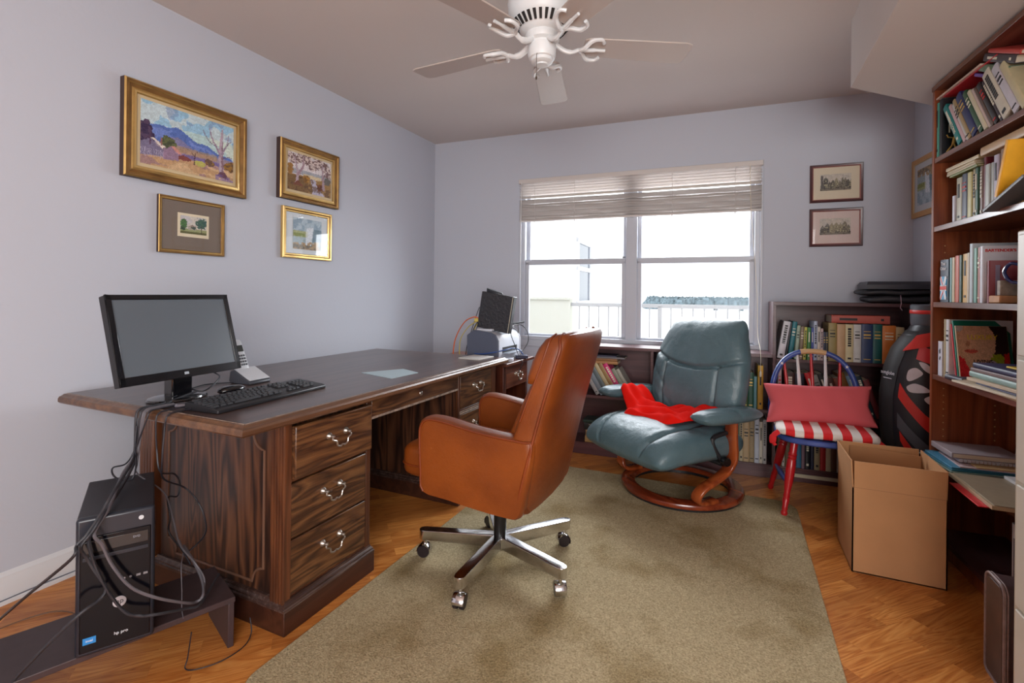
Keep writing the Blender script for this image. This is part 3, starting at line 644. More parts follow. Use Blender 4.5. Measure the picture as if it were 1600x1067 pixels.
# pedestals
def pedestal(y0, y1, near):
    bx0, bx1 = .36, 1.07
    mb = MB(); mb.box(bx0, bx1 - .02, y0 + .008, y1 - .004, .08, .733); ped = mb.build('pedestal', W_end, desk, smooth=0)
    # face frame
    mb = MB()
    for (a, b) in ((y0 + .004, y0 + .024), (y1 - .026, y1)): mb.box(bx1 - .02, bx1, a, b, .1, .733)
    mb.box(bx1 - .02, bx1 - .002, y0 + .02, y1 - .02, .712, .733)
    mb.box(bx1 - .02, bx1 - .004, y0 + .02, y1 - .02, .508, .52); mb.box(bx1 - .02, bx1 - .006, y0 + .02, y1 - .02, .09, .115)
    mb.build('face_frame', W_post, ped, bevel=.002)
    mb = MB(); mb.box(bx0 - .01, bx1 + .016, y0 - .016, y1 + .012, 0, .082); mb.build('plinth', W_base, ped, bevel=.003)
    mb = MB(); o = .012
    def rr(k, z): return [(bx0 - k, y0 - k, z), (bx1 + k, y0 - k, z), (bx1 + k, y1 + k * .7, z), (bx0 - k, y1 + k * .7, z)]
    mb.loft([rr(.016, .08), rr(.016, .088), rr(.011, .091), rr(.011, .097), rr(.004, .103), rr(.002, .11)], True)
    mb.build('base_moulding', wood('rosewood_moulding', [(0.25, (46, 28, 24)), (.6, (70, 50, 44)), (.85, (128, 114, 108))], 'y', .4, across=30, along=4, rings=3, fine=.7), ped, smooth=0)
def bail_handle(par, x, y, z, w=.085, M=None):
    mb = MB()
    for s in (-1, 1): mb.lathe([(.0, .012), (.006, .012), (.0085, .008), (.012, .004), (.013, 0)], (x, y + s * w / 2, z), (1, 0, 0), 16); mb.lathe([(.004, 0), (.006, .014), (.0065, .022), (.004, .027)], (x, y + s * w / 2, z), (1, 0, 0), 12)
    xx = x + .02
    mb.tube(smoothpath([(xx, y - w / 2, z), (xx + .004, y - w / 2 - .004, z - .012), (xx + .006, y - w * .36, z - .02), (xx + .006, y - w * .30, z - .036), (xx + .006, y - w * .12, z - .042), (xx + .006, y, z - .038), (xx + .006, y + w * .12, z - .042), (xx + .006, y + w * .30, z - .036), (xx + .006, y + w * .36, z - .02), (xx + .004, y + w / 2 + .004, z - .012), (xx, y + w / 2, z)], 4), .0034, 8)
    return mb.build('handle', NICKEL, par, M=M)
def drawer(y0, y1, z0, z1, out=0.0, split=False):
    x = 1.066 + out; mb = MB(); mb.box(x - .018, x + .004, y0, y1, z0, z1)
    d = mb.build('drawer', W_draw, desk, bevel=.004)
    if out > .01: mb = MB(); mb.box(x - .2, x - .018, y0 + .015, y1 - .015, z0 + .01, z1 - .02); mb.build('drawer_box', wood('drawer_side', [(0, (150, 96, 52)), (1, (176, 120, 70))], 'x', .6), d, smooth=0)
    ym = (y0 + y1) / 2
    if split:
        mb = MB(); mb.box(x + .0035, x + .0045, y0 + .004, y1 - .004, (z0 + z1) / 2 - .002, (z0 + z1) / 2 + .002)
    bail_handle(d, x + .004, ym, z0 + (z1 - z0) * .62)
    return d
pedestal(1.205, 1.632, True); pedestal(2.345, 2.80, False)
drawer(1.226, 1.614, .522, .706, .022); drawer(1.226, 1.604, .312, .503); drawer(1.226, 1.604, .118, .306)
drawer(2.372, 2.752, .524, .71); drawer(2.372, 2.752, .312, .492); drawer(2.372, 2.752, .118, .306)
mb = MB(); mb.box(1.068, 1.074, 2.36, 2.765, .496, .503); mb.box(1.068, 1.072, 2.36, 2.765, .507, .512); mb.box(1.068, 1.073, 2.36, 2.765, .713, .718); mb.build('drawer_moulding', SCUFF, desk, bevel=.001)
mb = MB(); mb.box(1.05, 1.072, 1.636, 2.343, .645, .716); kd = mb.build('drawer', W_draw, desk, bevel=.003, label='shallow middle drawer over the knee hole')
mb = MB(); mb.lathe([(0, .006), (.006, .006), (.009, .004), (.012, 0)], (1.072, 1.99, .684), (1, 0, 0), 16); mb.build('lock', NICKEL, kd)
mb = MB(); mb.box(1.05, 1.0725, 1.634, 2.345, .636, .646); mb.build('rail', SCUFF, desk, bevel=.001)
mb = MB(); mb.box(.40, .42, 1.63, 2.35, .10, .733); mb.build('modesty_panel', wood('rosewood_dark', ROSE_D, 'z', .45, across=12, along=.8, rings=12), desk, smooth=0)
mb = MB(); mb.box(.40, .435, 1.63, 2.35, 0, .085); mb.box(.40, .44, 1.63, 2.35, .085, .098); mb.build('modesty_plinth', W_base, desk, bevel=.002)
# fluted corner posts on the end facing the room and the far corner post
for (a, b, c_, d_) in ((1.004, 1.072, 1.196, 1.226), (.25, .345, 1.19, 1.25), (1.03, 1.072, 2.748, 2.806)):
    mb = MB(); n = 5; pts = [(a, d_)]
    for i in range(n): x_ = a + (b - a) * (i + .12) / n; w_ = (b - a) * .76 / n; pts += [(x_, c_ + .004), (x_ + w_ * .2, c_), (x_ + w_ * .8, c_), (x_ + w_, c_ + .004)]
    pts += [(b, c_ + .004), (b, d_)]
    mb.prism(pts, 'z', .1, .733); mb.build('corner_post', W_post, desk, smooth=20)
# raised moulded line of the end panel, with scooped corners
mb = MB(); rr_ = .055; xa, xb, za, zb = .41, .955, .135, .665
pth = [(xa + rr_, za)]
pth += [(xb - rr_, za)] + [(xb - rr_ * math.cos(t), za + rr_ * math.sin(t)) for t in [i * math.pi / 2 / 8 for i in range(9)]][0:]
pth = [(xa + rr_, za)] + [(xb - rr_ + 0 * i, za) for i in (0,)] + [(xb - rr_ * math.cos(i * math.pi / 16), za + rr_ * math.sin(i * math.pi / 16)) for i in range(1, 9)]
pth += [(xb, zb - rr_)] + [(xb - rr_ * math.sin(i * math.pi / 16), zb - rr_ * math.cos(i * math.pi / 16)) for i in range(1, 9)]
pth += [(xa + rr_, zb)] + [(xa + rr_ * math.cos(i * math.pi / 16), zb - rr_ * math.sin(i * math.pi / 16)) for i in range(1, 9)]
pth += [(xa, za + rr_)] + [(xa + rr_ * math.sin(i * math.pi / 16), za + rr_ * math.cos(i * math.pi / 16)) for i in range(1, 8)]
mb.tube([(x_, 1.2125, z_) for x_, z_ in pth], .0045, 8, closed=True); mb.build('panel_moulding', mat('panel_bead', (104, 74, 58), .4), desk)

# ------------------------------------------------------------------ side table by the window
RED_W = wood('cherry_side', [(0.1, (50, 22, 16)), (.5, (88, 42, 28)), (.9, (116, 62, 40))], 'z', .35, across=12, rings=4, fine=.5)
RED_H = wood('cherry_front', [(0.1, (60, 26, 18)), (.5, (98, 50, 32)), (.9, (126, 74, 48))], 'y', .35, across=12, rings=4, fine=.5)
st = thing('side_desk', 'small reddish wooden desk with one drawer standing between the big desk and the window', 'desk', (.8, 3.08, 0), world=True)
mb = MB(); mb.box(.50, 1.13, 2.85, 3.32, .70, .722); mb.build('tabletop', RED_H, st, bevel=.005)
mb = MB(); mb.box(.52, 1.09, 2.872, 2.90, 0, .70); mb.build('side_panel', RED_W, st, bevel=.002)
mb = MB(); mb.box(1.045, 1.10, 2.862, 2.905, 0, .70)
for i in range(3): mb.box(1.10, 1.104, 2.866 + i * .013, 2.874 + i * .013, .02, .69)
mb.build('front_post', RED_W, st, bevel=.002)
mb = MB(); mb.box(.52, 1.09, 3.26, 3.285, 0, .70); mb.build('side_panel', RED_W, st, bevel=.002)
mb = MB(); mb.box(.52, .54, 2.90, 3.26, .1, .70); mb.build('back_panel', RED_W, st)
mb = MB(); mb.box(1.075, 1.098, 2.915, 3.262, .545, .695); dd = mb.build('drawer', RED_H, st, bevel=.003)
bail_handle(dd, 1.098, 3.09, .63, .07)

# ================================================================== THINGS ON THE DESK
BLK = mat('black_plastic', (26, 26, 30), .35); BLKM = mat('black_matte', (30, 30, 34), .6); BLKG = mat('black_gloss', (16, 16, 20), .12, coat=.5)
DK = .7662
# monitor: screen faces the chair side
mn = thing('computer_monitor', 'black flat computer monitor switched off on the near end of the desk', 'monitor', (.655, 1.128, DK), R(96.8))
# local: screen faces -y, width along x
M_scr = mat('dark_screen', (92, 100, 108), .22, spec=.6)
mw, mh = .458, .305; zb_ = .093
T_ = Matrix.Translation((0, 0, zb_)) @ Matrix.Rotation(R(-15), 4, 'X')
mb = MB()
def rr2(k, y): return [(-mw / 2 + k, y, k), (mw / 2 - k, y, k), (mw / 2 - k, y, mh - k), (-mw / 2 + k, y, mh - k)]
mb.loft([rr2(0, .0), rr2(0, .026), rr2(.012, .034), rr2(.04, .05)], True); mb.build('casing', BLK, mn, M=T_, smooth=0, bevel=.002)
mb = MB(); b_ = .017
for bx in ((-mw / 2, mw / 2, 0, .028), (-mw / 2, mw / 2, mh - b_, mh), (-mw / 2, -mw / 2 + b_, 0, mh), (mw / 2 - b_, mw / 2, 0, mh)): mb.box(bx[0], bx[1], -.006, 0, bx[2], bx[3])
mb.build('bezel', BLKG, mn, M=T_, bevel=.0015)
mb = MB(); mb.box(-mw / 2 + b_, mw / 2 - b_, -.0022, 0, .028, mh - b_); mb.build('screen', M_scr, mn, M=T_, smooth=0)
mb = MB(); mb.box(-.012, .004, -.0072, -.006, .009, .018); mb.build('badge', mat('badge_silver', (180, 184, 190), .3, .6), mn, M=T_)
mb = MB(); mb.box(-.005, .075, .065, .11, .004, .20); mb.build('neck', BLKG, mn, bevel=.006)
mb = MB(); mb.lathe([(.0, 0), (.11, 0), (.112, .004), (.108, .01), (.05, .016), (0, .017)], n=40); mb.v = [(x * .95 + .035, y * .7 + .09, z) for x, y, z in mb.v]; mb.build('base', BLKG, mn)

# keyboard
kx = Vector((.859 - .627, 1.582 - 1.124, 0)).normalized()
kb = thing('keyboard', 'black wired computer keyboard at the desk edge in front of the monitor', 'keyboard', (.828, 1.305, DK), R(94.5))
mb = MB(); mb.prism([(-.078, .0), (.078, 0), (.078, .028), (.06, .03), (-.06, .017), (-.078, .012)], 'x', -.252, .252); mb.build('case', BLK, kb, bevel=.003)
KEY = mat('key_black', (40, 40, 44), .45)
rows = [(.052, .013, [(-.235, 1), (-.195, 1), (-.175, 1), (-.155, 1), (-.135, 1), (-.105, 1), (-.085, 1), (-.065, 1), (-.045, 1), (-.015, 1), (.005, 1), (.025, 1), (.045, 1), (.08, 1), (.1, 1), (.12, 1)]),
        (.028, .016, [(-.2425 + i * .0195, 1) for i in range(13)] + [(.023, 2)] + [(.08 + i * .0195, 1) for i in range(3)] + [(.157 + i * .0195, 1) for i in range(4)]),
        (.009, .016, [(-.238, 1.5)] + [(-.213 + i * .0195, 1) for i in range(12)] + [(.026, 1.6)] + [(.08 + i * .0195, 1) for i in range(3)] + [(.157 + i * .0195, 1) for i in range(4)]),
        (-.010, .016, [(-.236, 1.7)] + [(-.208 + i * .0195, 1) for i in range(11)] + [(.018, 2.2)] + [(.157 + i * .0195, 1) for i in range(3)]),
        (-.029, .016, [(-.231, 2.2)] + [(-.198 + i * .0195, 1) for i in range(10)] + [(.013, 2.6), (.0995, 1)] + [(.157 + i * .0195, 1) for i in range(4)]),
        (-.048, .016, [(-.24, 1.3), (-.213, 1.2), (-.187, 1.2), (-.115, 5.8), (-.04, 1.2), (-.015, 1.2), (.012, 1.2), (.03, .9), (.08, 1), (.0995, 1), (.119, 1), (.1665, 2), (.196, 1)])]
cnt = 0
for y_, kd_, ks in rows:
    for x_, w_ in ks:
        z_ = .0175 + (y_ + .06) / .12 * .012; hw = .0195 * w_ / 2 - .0018
        mb = MB(); mb.loft([[(x_ - hw, y_ - kd_ / 2, z_), (x_ + hw, y_ - kd_ / 2, z_), (x_ + hw, y_ + kd_ / 2, z_), (x_ - hw, y_ + kd_ / 2, z_)], [(x_ - hw + .0018, y_ - kd_ / 2 + .0014, z_ + .0065), (x_ + hw - .0018, y_ - kd_ / 2 + .0014, z_ + .0065), (x_ + hw - .0018, y_ + kd_ / 2 - .0022, z_ + .0065), (x_ - hw + .0018, y_ + kd_ / 2 - .0022, z_ + .0065)]])
        mb.build('key', KEY, kb, smooth=0); cnt += 1
# mouse behind the keyboard
mb = MB(); superell(mb, (.655, 1.30, DK + .017), .032, .055, .017, .9, .9, 10, 20)
single(mb, 'computer_mouse', 'dark computer mouse behind the keyboard', 'mouse', BLKG, loc=(.655, 1.30, DK))
# cordless phone in its cradle
ph = thing('cordless_phone', 'silver cordless phone standing in its cradle beside the monitor', 'phone', (.495, 1.50, DK), R(94))
SIL = mat('silver_plastic', (202, 206, 212), .35); GREY = mat('grey_plastic', (70, 72, 80), .4)
mb = MB(); mb.prism([(-.065, 0), (.05, 0), (.06, .012), (.052, .055), (.03, .06), (-.06, .016), (-.067, .008)], 'x', -.055, .055); mb.build('cradle', GREY, ph, bevel=.005)
mb = MB(); mb.prism([(-.062, .0165), (.03, .0615), (.028, .0655), (-.064, .0205)], 'x', -.053, .053); mb.build('keypad_plate', SIL, ph, bevel=.002)
HT = Matrix.Translation((-.004, .025, .042)) @ Matrix.Rotation(R(-24), 4, 'X')
mb = MB(); superell(mb, (0, 0, .07), .025, .014, .085, .28, .5, 16, 20); hs = mb.build('handset', SIL, ph, M=HT)
mb = MB(); mb.box(-.017, .017, -.0155, -.012, .095, .125); mb.build('display', mat('lcd', (60, 64, 62), .2), hs, M=HT, bevel=.001)
for i in range(4):
    for j in range(3): mb = MB(); mb.box(-.016 + j * .0115, -.008 + j * .0115, -.0165, -.013, .03 + i * .014, .038 + i * .014); mb.build('button', GREY, hs, M=HT, bevel=.001)
# papers
mb = MB(); mb.prism([(.751, 1.932), (.99, 1.868), (1.0, 2.065), (.86, 2.13)], 'z', DK, DK + .0025)
single(mb, 'paper_sheet', 'pale blue sheet of paper lying on the open desk top', 'paper', mat('blue_paper', (176, 196, 204), .7), loc=(.9, 2.0, DK), smooth=0)
mb = MB(); mb.box(-.075, .075, -.09, .09, 0, .007)
o = mb.build('notepad', mat('pad_white', (206, 204, 200), .7), bevel=.001); o.location = (.975, 2.725, DK); o.rotation_euler.z = R(-4); tag(o, 'white notepad on the desk in front of the printer', 'notepad')
mb = MB(); mb.box(-.06, .06, -.05, .05, 0, .02)
o = mb.build('paper_stack', mat('pad_pale', (198, 202, 212), .6), bevel=.002); o.location = (1.05, 2.98, .722); o.rotation_euler.z = R(20); tag(o, 'small pale stack of paper at the corner of the side desk', 'papers')
mb = MB(); mb.box(-.03, .055, -.028, .028, 0, .022); o = mb.build('power_adapter', mat('adapter_dark', (48, 52, 84), .4), bevel=.004); o.location = (1.085, 3.16, .722); o.rotation_euler.z = R(30); tag(o, 'small dark blue gadget beside the paper stack under the printer', 'adapter')
# bits by the keyboard end
mb = MB(); mb.lathe([(.0, 0), (.022, 0), (.024, .006), (.018, .013), (0, .015)], (.715, 1.075, DK), n=24); single(mb, 'trackball_puck', 'small round grey puck at the near corner of the desk beside the keyboard', 'gadget', mat('puck_grey', (120, 116, 124), .25, .3), loc=(.715, 1.075, DK))

# ------------------------------------------------------------------ printer
pr = thing('laser_printer', 'grey laser printer with a dark side panel on the side desk', 'printer', (.93, 3.06, .722), R(90))
# local: front -y faces the room (+x world), so local x -> world y
PRW = mat('printer_white', (206, 210, 220), .4); PRD = mat('printer_slate', (84, 90, 108), .45)
def pprof(g=0): return [(-.115 + g, .0), (.115 - g, 0), (.118 - g, .17), (.07, .205 - g), (-.06, .192 - g), (-.098, .175 - g), (-.115 + g, .14)]
mb = MB(); mb.prism(pprof(), 'x', -.155, .185); body = mb.build('body', PRW, pr, bevel=.006)
mb = MB(); mb.prism(pprof(-.002), 'x', -.172, -.155); mb.build('side_panel', PRD, pr, bevel=.004)
mb = MB(); mb.prism(pprof(-.002), 'x', .185, .2); mb.build('side_panel', PRW, pr, bevel=.004)
mb = MB(); mb.box(-.10, .13, -.118, -.08, .055, .092); mb.build('paper_slot', BLKM, body, smooth=0)
mb = MB(); mb.box(-.10, .13, -.16, -.10, .048, .056); mb.build('output_tray', mat('tray_grey', (150, 158, 172), .4), body, bevel=.002)
mb = MB(); mb.box(-.11, .14, -.04, .08, .197, .212); mb.build('top_cover', PRW, body, bevel=.004)
# ------------------------------------------------------------------ black modem box leaning on the printer
bx_ = thing('router_box', 'upright black embossed electronics case standing on the printer', 'router', (.955, 3.0, .925), R(0))
Tm = Matrix.Rotation(R(9), 4, 'Y')
mb = MB(); mb.box(-.12, .115, -.022, .022, 0, .25)
mb.build('case', mat('embossed_black', (44, 44, 50), .5, bump=.8, bscale=60), bx_, M=Tm, bevel=.004)
mb = MB(); mb.box(.115, .121, -.02, .02, .005, .245); mb.build('light_edge', mat('edge_cream', (196, 190, 172), .5), bx_, M=Tm)
mb = MB(); mb.box(.121, .128, -.024, .022, 0, .25); mb.build('end_cap', BLK, bx_, M=Tm, bevel=.002)
mb = MB(); mb.prism([(-.1 + .13 * math.cos(t) * .5 + .06, .0 + .05 * math.sin(t)) for t in [i * math.pi / 12 for i in range(13)]], 'x', -.03, .03)
spk = MB(); n_ = 16
spk.loft([[(.0 + .062 * math.cos(2 * math.pi * i / n_), -.0 + .03 * math.sin(2 * math.pi * i / n_), z_ + .018 * (-math.cos(2 * math.pi * i / n_))) for i in range(n_)] for z_ in (0, .028)]); 
o = spk.build('desk_speaker', mat('speaker_black', (40, 42, 48), .5), bevel=.004); o.location = (.945, 3.035, 1.168); tag(o, 'rounded black gadget on top of the upright electronics case', 'gadget')
mb = MB(); mb.box(-.06, .07, -.05, .06, 0, .014); mb.box(-.05, .06, -.045, .055, .014, .03); o = mb.build('cable_box', BLK, bevel=.003); o.location = (.965, 3.13, .935); o.rotation_euler.z = R(12); tag(o, 'flat black box on the printer behind the upright case', 'electronics box')
# ------------------------------------------------------------------ printer cables
def cable(name, label, pts, r, m, k=7, cat='cable', group=None):
    mb = MB(); mb.tube(smoothpath(pts, k), r, 6); p0 = pts[0]
    return single(mb, name, label, cat, m, loc=tuple(p0), group=group, smooth=60)
ORG = mat('cable_orange', (222, 104, 50), .45); YEL = mat('cable_yellow', (206, 186, 92), .5); CBLK = mat('cable_black', (34, 34, 42), .45); CBLU = mat('cable_blue', (50, 84, 150), .4); CGRY = mat('cable_grey', (96, 92, 98), .5)
cable('network_cable', 'orange cable arching from behind the desk to the upright case', [(.62, 3.02, .55), (.62, 3.03, .77), (.655, 3.02, .88), (.73, 3.0, .975), (.81, 2.985, 1.01), (.85, 2.985, 1.0)], .0042, ORG)
cable('network_cable', 'yellow cable dropping behind the desk beside the orange one', [(.67, 3.04, .55), (.67, 3.03, .78), (.69, 3.02, .86), (.75, 3.0, .93), (.80, 2.99, .965), (.85, 2.985, .985)], .0035, YEL)
cable('network_cable', 'yellow cable hanging straight down left of the printer', [(.80, 2.98, .55), (.80, 2.98, .78), (.808, 2.98, .88), (.825, 2.98, .94), (.85, 2.985, .975)], .0035, YEL)
cable('power_cable', 'thin dark cable running diagonally up to the upright case', [(.70, 3.05, .6), (.72, 3.04, .77), (.77, 3.01, .89), (.83, 2.99, 1.03), (.85, 2.99, 1.08)], .0028, CBLK)
cable('power_cable', 'black cable looping down the left side of the printer', [(.845, 2.975, .98), (.81, 2.96, .90), (.80, 2.95, .80), (.805, 2.95, .60)], .003, CBLK)
cable('power_cable', 'black cable beside the printer side, right of the yellow drop', [(.85, 2.97, .96), (.83, 2.955, .86), (.842, 2.95, .80), (.838, 2.95, .60)], .003, CBLK)
mb = MB(); mb.box(-.018, .012, -.01, .01, -.012, .012); o = mb.build('cable_splitter', YEL, bevel=.002); o.location = (.836, 2.985, .99); tag(o, 'small yellow connector block plugged into the upright case', 'connector')
cable('usb_cable', 'blue cable lying along the foot of the printer', [(.84, 2.90, .772), (.93, 2.878, .772), (1.03, 2.885, .79), (1.075, 2.94, .80), (1.09, 3.02, .805), (1.10, 3.1, .79), (1.11, 3.16, .75)], .0042, CBLU)
cable('power_cable', 'black cable crossing the printer front and hanging over the side desk drawer', [(1.0, 3.0, .95), (1.06, 3.02, .945), (1.075, 3.04, .88), (1.10, 3.06, .80), (1.125, 3.06, .74), (1.14, 3.08, .70), (1.115, 3.08, .64), (1.12, 3.07, .58)], .0026, CBLK)
cable('power_cable', 'black cable curling in a loop over the printer top right corner', [(1.0, 3.02, .955), (1.04, 3.12, .96), (1.07, 3.22, .95), (1.10, 3.26, .90), (1.10, 3.27, .83), (1.09, 3.22, .78), (1.09, 3.16, .745)], .0026, CBLK)
cable('power_cable', 'black cable draped across the printer lid', [(.98, 3.06, .955), (1.03, 3.07, .955), (1.06, 3.13, .93), (1.07, 3.17, .90), (1.03, 3.25, .95)], .0026, CBLK)
mb = MB(); mb.tube([(1.0, 3.09, .963), (1.05, 3.2, .967), (1.07, 3.26, .972)], .007, 8); single(mb, 'black_pen', 'black pen-like stick lying on the printer lid', 'pen', BLKM, loc=(1.0, 3.09, .955))

# ================================================================== BENCH, TOWER AND FLOOR CABLES
bdir = Vector((.349, .937, 0)).normalized(); bang = math.atan2(bdir.y, bdir.x)
be = thing('low_bench', 'low dark laminate monitor stand turned into a floor bench under the computer tower', 'stand', (.735, .92, 0), bang)
LAM = mat('dark_laminate', (62, 48, 50), .45, var=.12, vscale=30)
# local x along the bench; near edge at y=-.12... origin below the middle
mb = MB(); mb.box(-.345, .245, -.165, .085, .148, .166); mb.build('shelf_board', LAM, be, bevel=.002)
mb = MB(); mb.prism([(-.158, 0), (-.02, 0), (.075, 0), (.08, .148), (-.163, .148)], 'x', .225, .243); mb.build('leg_panel', LAM, be, bevel=.002)
mb = MB(); mb.prism([(-.158, 0), (.075, 0), (.08, .148), (-.163, .148)], 'x', -.343, -.325); mb.build('leg_panel', LAM, be, bevel=.002)
# tower: local -y is the front
fd = Vector((.848 - .931, .717 - .866, 0)); wx = Vector((.931 - .848, .866 - .717, 0)).normalized()
tw = thing('computer_tower', 'black desktop computer tower standing on the low bench', 'computer', (.8895 - .0, .7915, .167), math.atan2(wx.y, wx.x))
TS = mat('tower_side', (36, 36, 42), .4, bump=.05, bscale=300); TF = mat('tower_front', (10, 10, 16), .14, spec=.25); TG = mat('tower_grey', (34, 38, 48), .3)
tw_w, tw_h, tw_d = .172, .376, .34
mb = MB(); mb.box(-tw_w / 2, tw_w / 2, .02, tw_d, 0, tw_h); mb.build('casing', TS, tw, bevel=.003)
mb = MB(); mb.box(-tw_w / 2 - .001, tw_w / 2 + .001, 0, .024, -.0, tw_h + .002); fb = mb.build('front_bezel', TG, tw, bevel=.008, seg=3)
mb = MB(); mb.box(-tw_w / 2 + .008, tw_w / 2 - .008, -.003, .002, .012, tw_h - .05); mb.build('gloss_panel', TF, fb, bevel=.004)
mb = MB(); mb.box(-tw_w / 2 + .014, tw_w / 2 - .014, -.0045, -.002, .282, .315); mb.build('optical_drive', BLKG, fb, bevel=.002)
mb = MB(); mb.box(-tw_w / 2 + .014, tw_w / 2 - .014, -.0045, -.002, .262, .272); mb.build('drive_bay', TG, fb, bevel=.001)
FM = lambda x, z, y=-.0035: frame_M((x, y, z), (1, 0, 0), (0, 0, 1))
mb = MB(); mb.lathe([(.0, .0012), (.0145, .0012), (.0155, 0)], (0.008, -.003, .128), (0, -1, 0), 28); lg = mb.build('logo_disc', mat('logo_silver', (196, 196, 204), .3, .4), fb)
text_part('logo_letters', 'hp', .019, mat('logo_dark', (30, 30, 40), .4), fb, FM(.008, .130, -.0045))
text_part('model_lettering', 'hp pro', .0115, mat('print_white', (220, 222, 228), .5), fb, FM(.012, .042))
mb = MB(); mb.box(-.07, -.042, -.0042, -.003, .035, .053); mb.build('processor_sticker', mat('sticker_blue', (40, 130, 200), .3), fb)
text_part('sticker_lettering', 'intel', .009, mat('print_white', (220, 222, 228), .5), fb, FM(-.056, .044, -.0044))
text_part('drive_lettering', 'DVD', .008, mat('print_grey', (150, 152, 160), .5), fb, FM(.045, .302, -.0048)); 
for x_ in (.018, .032, .05, .066):
    mb = MB(); mb.box(x_ - .005, x_ + .005, -.0046, -.003, .188, .194) if x_ > .04 else mb.lathe([(0, .0012), (.003, .0012), (.003, 0)], (x_, -.003, .191), (0, -1, 0), 12)
    mb.build('port', mat('port_metal', (140, 142, 150), .35, .7), fb)
mb = MB(); mb.lathe([(0, .0015), (.006, .0015), (.006, 0)], (.055, 0.0, .352), (0, -1, 0), 16); mb.build('power_button', SIL, fb)
for x_ in (-.0875, .0873): mb = MB(); mb.box(x_, x_ + .0012, .06, .10, .04, .30); mb.build('side_vent', BLKM, tw)
CT = mat('cable_charcoal', (44, 44, 50), .5)
def P_(x, y, z): return (x, y, z)
lip = lambda x, y0=1.07: [(x, y0, .7735), (x, 1.0, .7735), (x, .979, .768), (x, .970, .745)]
cable('monitor_cable', 'thick dark cable dropping off the desk end and sweeping left to the floor corner', [(.56, 1.20, .80), (.60, 1.10, .775)] + lip(.64, 1.05) + [(.645, .965, .640), (.748, .900, .627), (.860, .80, .600), (.885, .755, .556), (.895, .718, .515), (.889, .700, .495), (.898, .684, .469), (.638, .70, .300), (.395, .72, .140), (.236, .74, .030), (.15, .70, .008)], .0042, CT)
cable('monitor_cable', 'dark cable hanging over the tower front and down to the floor at lower left', [(.60, 1.2, .79), (.62, 1.10, .775)] + lip(.66, 1.05) + [(.653, .965, .619), (.746, .880, .570), (.880, .765, .553), (.900, .728, .520), (.896, .706, .490), (.892, .723, .448), (.902, .743, .395), (.910, .757, .361), (.910, .745, .336), (.905, .690, .313), (.80, .62, .18), (.72, .56, .05), (.68, .50, .008)], .0042, CT)
cable('mouse_cable', 'thick grey cable curving across the tower front from upper left to right', lip(.675) + [(.66, .965, .64), (.70, .90, .585), (.86, .79, .560), (.898, .735, .515), (.906, .749, .478), (.917, .769, .414), (.937, .804, .342), (.955, .858, .288), (.945, .939, .225), (.925, .992, .190), (.926, 1.016, .200), (.867, 1.050, .218), (.810, 1.060, .256), (.753, 1.060, .300)], .0044, CGRY)
cable('power_cable', 'dark cable sagging lowest across the tower front over the round badge', [(.888, .729, .512), (.893, .726, .479), (.903, .744, .401), (.915, .765, .336), (.931, .795, .275), (.950, .825, .253), (.965, .869, .238), (.945, .949, .200), (.943, .992, .185), (.901, 1.054, .190), (.851, 1.120, .195)], .0044, CT)
cable('keyboard_cable', 'pale thin cable running down the right side of the tower', lip(.685) + [(.66, .965, .60), (.66, .966, .56), (.745, 1.0, .50), (.78, 1.01, .41), (.80, 1.02, .33), (.85, 1.04, .27), (.88, 1.05, .22), (.90, 1.03, .18)], .0026, CGRY)
cable('power_cable', 'black cable bulging in a wide curve before the desk end panel', lip(.80) + [(.793, .965, .614), (.744, 1.000, .545), (.70, 1.090, .48), (.735, 1.11, .44), (.765, 1.12, .388), (.765, 1.130, .320), (.735, 1.120, .274), (.73, 1.080, .255)], .003, CBLK)
cable('network_cable', 'black cable coiling in a small loop above the tower top', lip(.70) + [(.66, .955, .64), (.661, .930, .605), (.650, .900, .600), (.650, .900, .577), (.672, .910, .561), (.717, .920, .568), (.700, .940, .608), (.66, .958, .66), (.655, .966, .72)], .0026, CBLK)
cable('speaker_cable', 'black cable with a small loop at the top of the desk end panel', lip(.75) + [(.747, .975, .651), (.759, .980, .579), (.70, 1.06, .535), (.69, 1.085, .49), (.70, 1.07, .455), (.715, 1.030, .467), (.745, 1.020, .410), (.74, 1.020, .36), (.79, 1.03, .31), (.84, 1.03, .27)], .0028, CBLK)
cable('thin_cord', 'pale thin cord hanging onto the bench beside the tower', [(.765, 1.04, .33), (.80, 1.03, .30), (.84, 1.0, .28), (.885, .975, .22), (.91, .96, .185), (.942, .945, .172)], .0016, CGRY)
cable('thin_cord', 'thin black cord lying on the floor in a bow around the bench leg', [(.95, .965, .12), (.925, .97, .03), (.93, .96, .004), (.965, .975, .004), (1.0, 1.03, .004), (1.005, 1.10, .004), (.99, 1.14, .02), (.97, 1.15, .06)], .0018, CBLK)
cable('thin_cord', 'thin cord curling on the bare floor to the left of the tower', [(.52, .66, .006), (.42, .60, .004), (.28, .62, .004), (.18, .76, .004), (.22, .92, .004), (.36, .95, .004), (.5, .86, .004)], .0018, mat('cord_brown', (110, 84, 66), .5))
cable('phone_line', 'thin grey-blue wire tacked along the foot of the left baseboard', [(.02, .30, .02), (.0165, .7, .018), (.0165, 1.0, .022), (.0165, 1.25, .016)], .002, mat('wire_slate', (96, 104, 120), .5))
cable('power_cable', 'dark cable behind the monitor running across the desk to the phone', [(.50, 1.22, .79), (.44, 1.28, .772), (.40, 1.36, .770), (.43, 1.42, .770), (.47, 1.44, .772)], .0022, CBLK)
cable('power_cable', 'curved black cable on the desk behind the keyboard', [(.52, 1.19, .81), (.60, 1.22, .785), (.58, 1.30, .82), (.50, 1.34, .83), (.49, 1.28, .86)], .0032, CBLK)

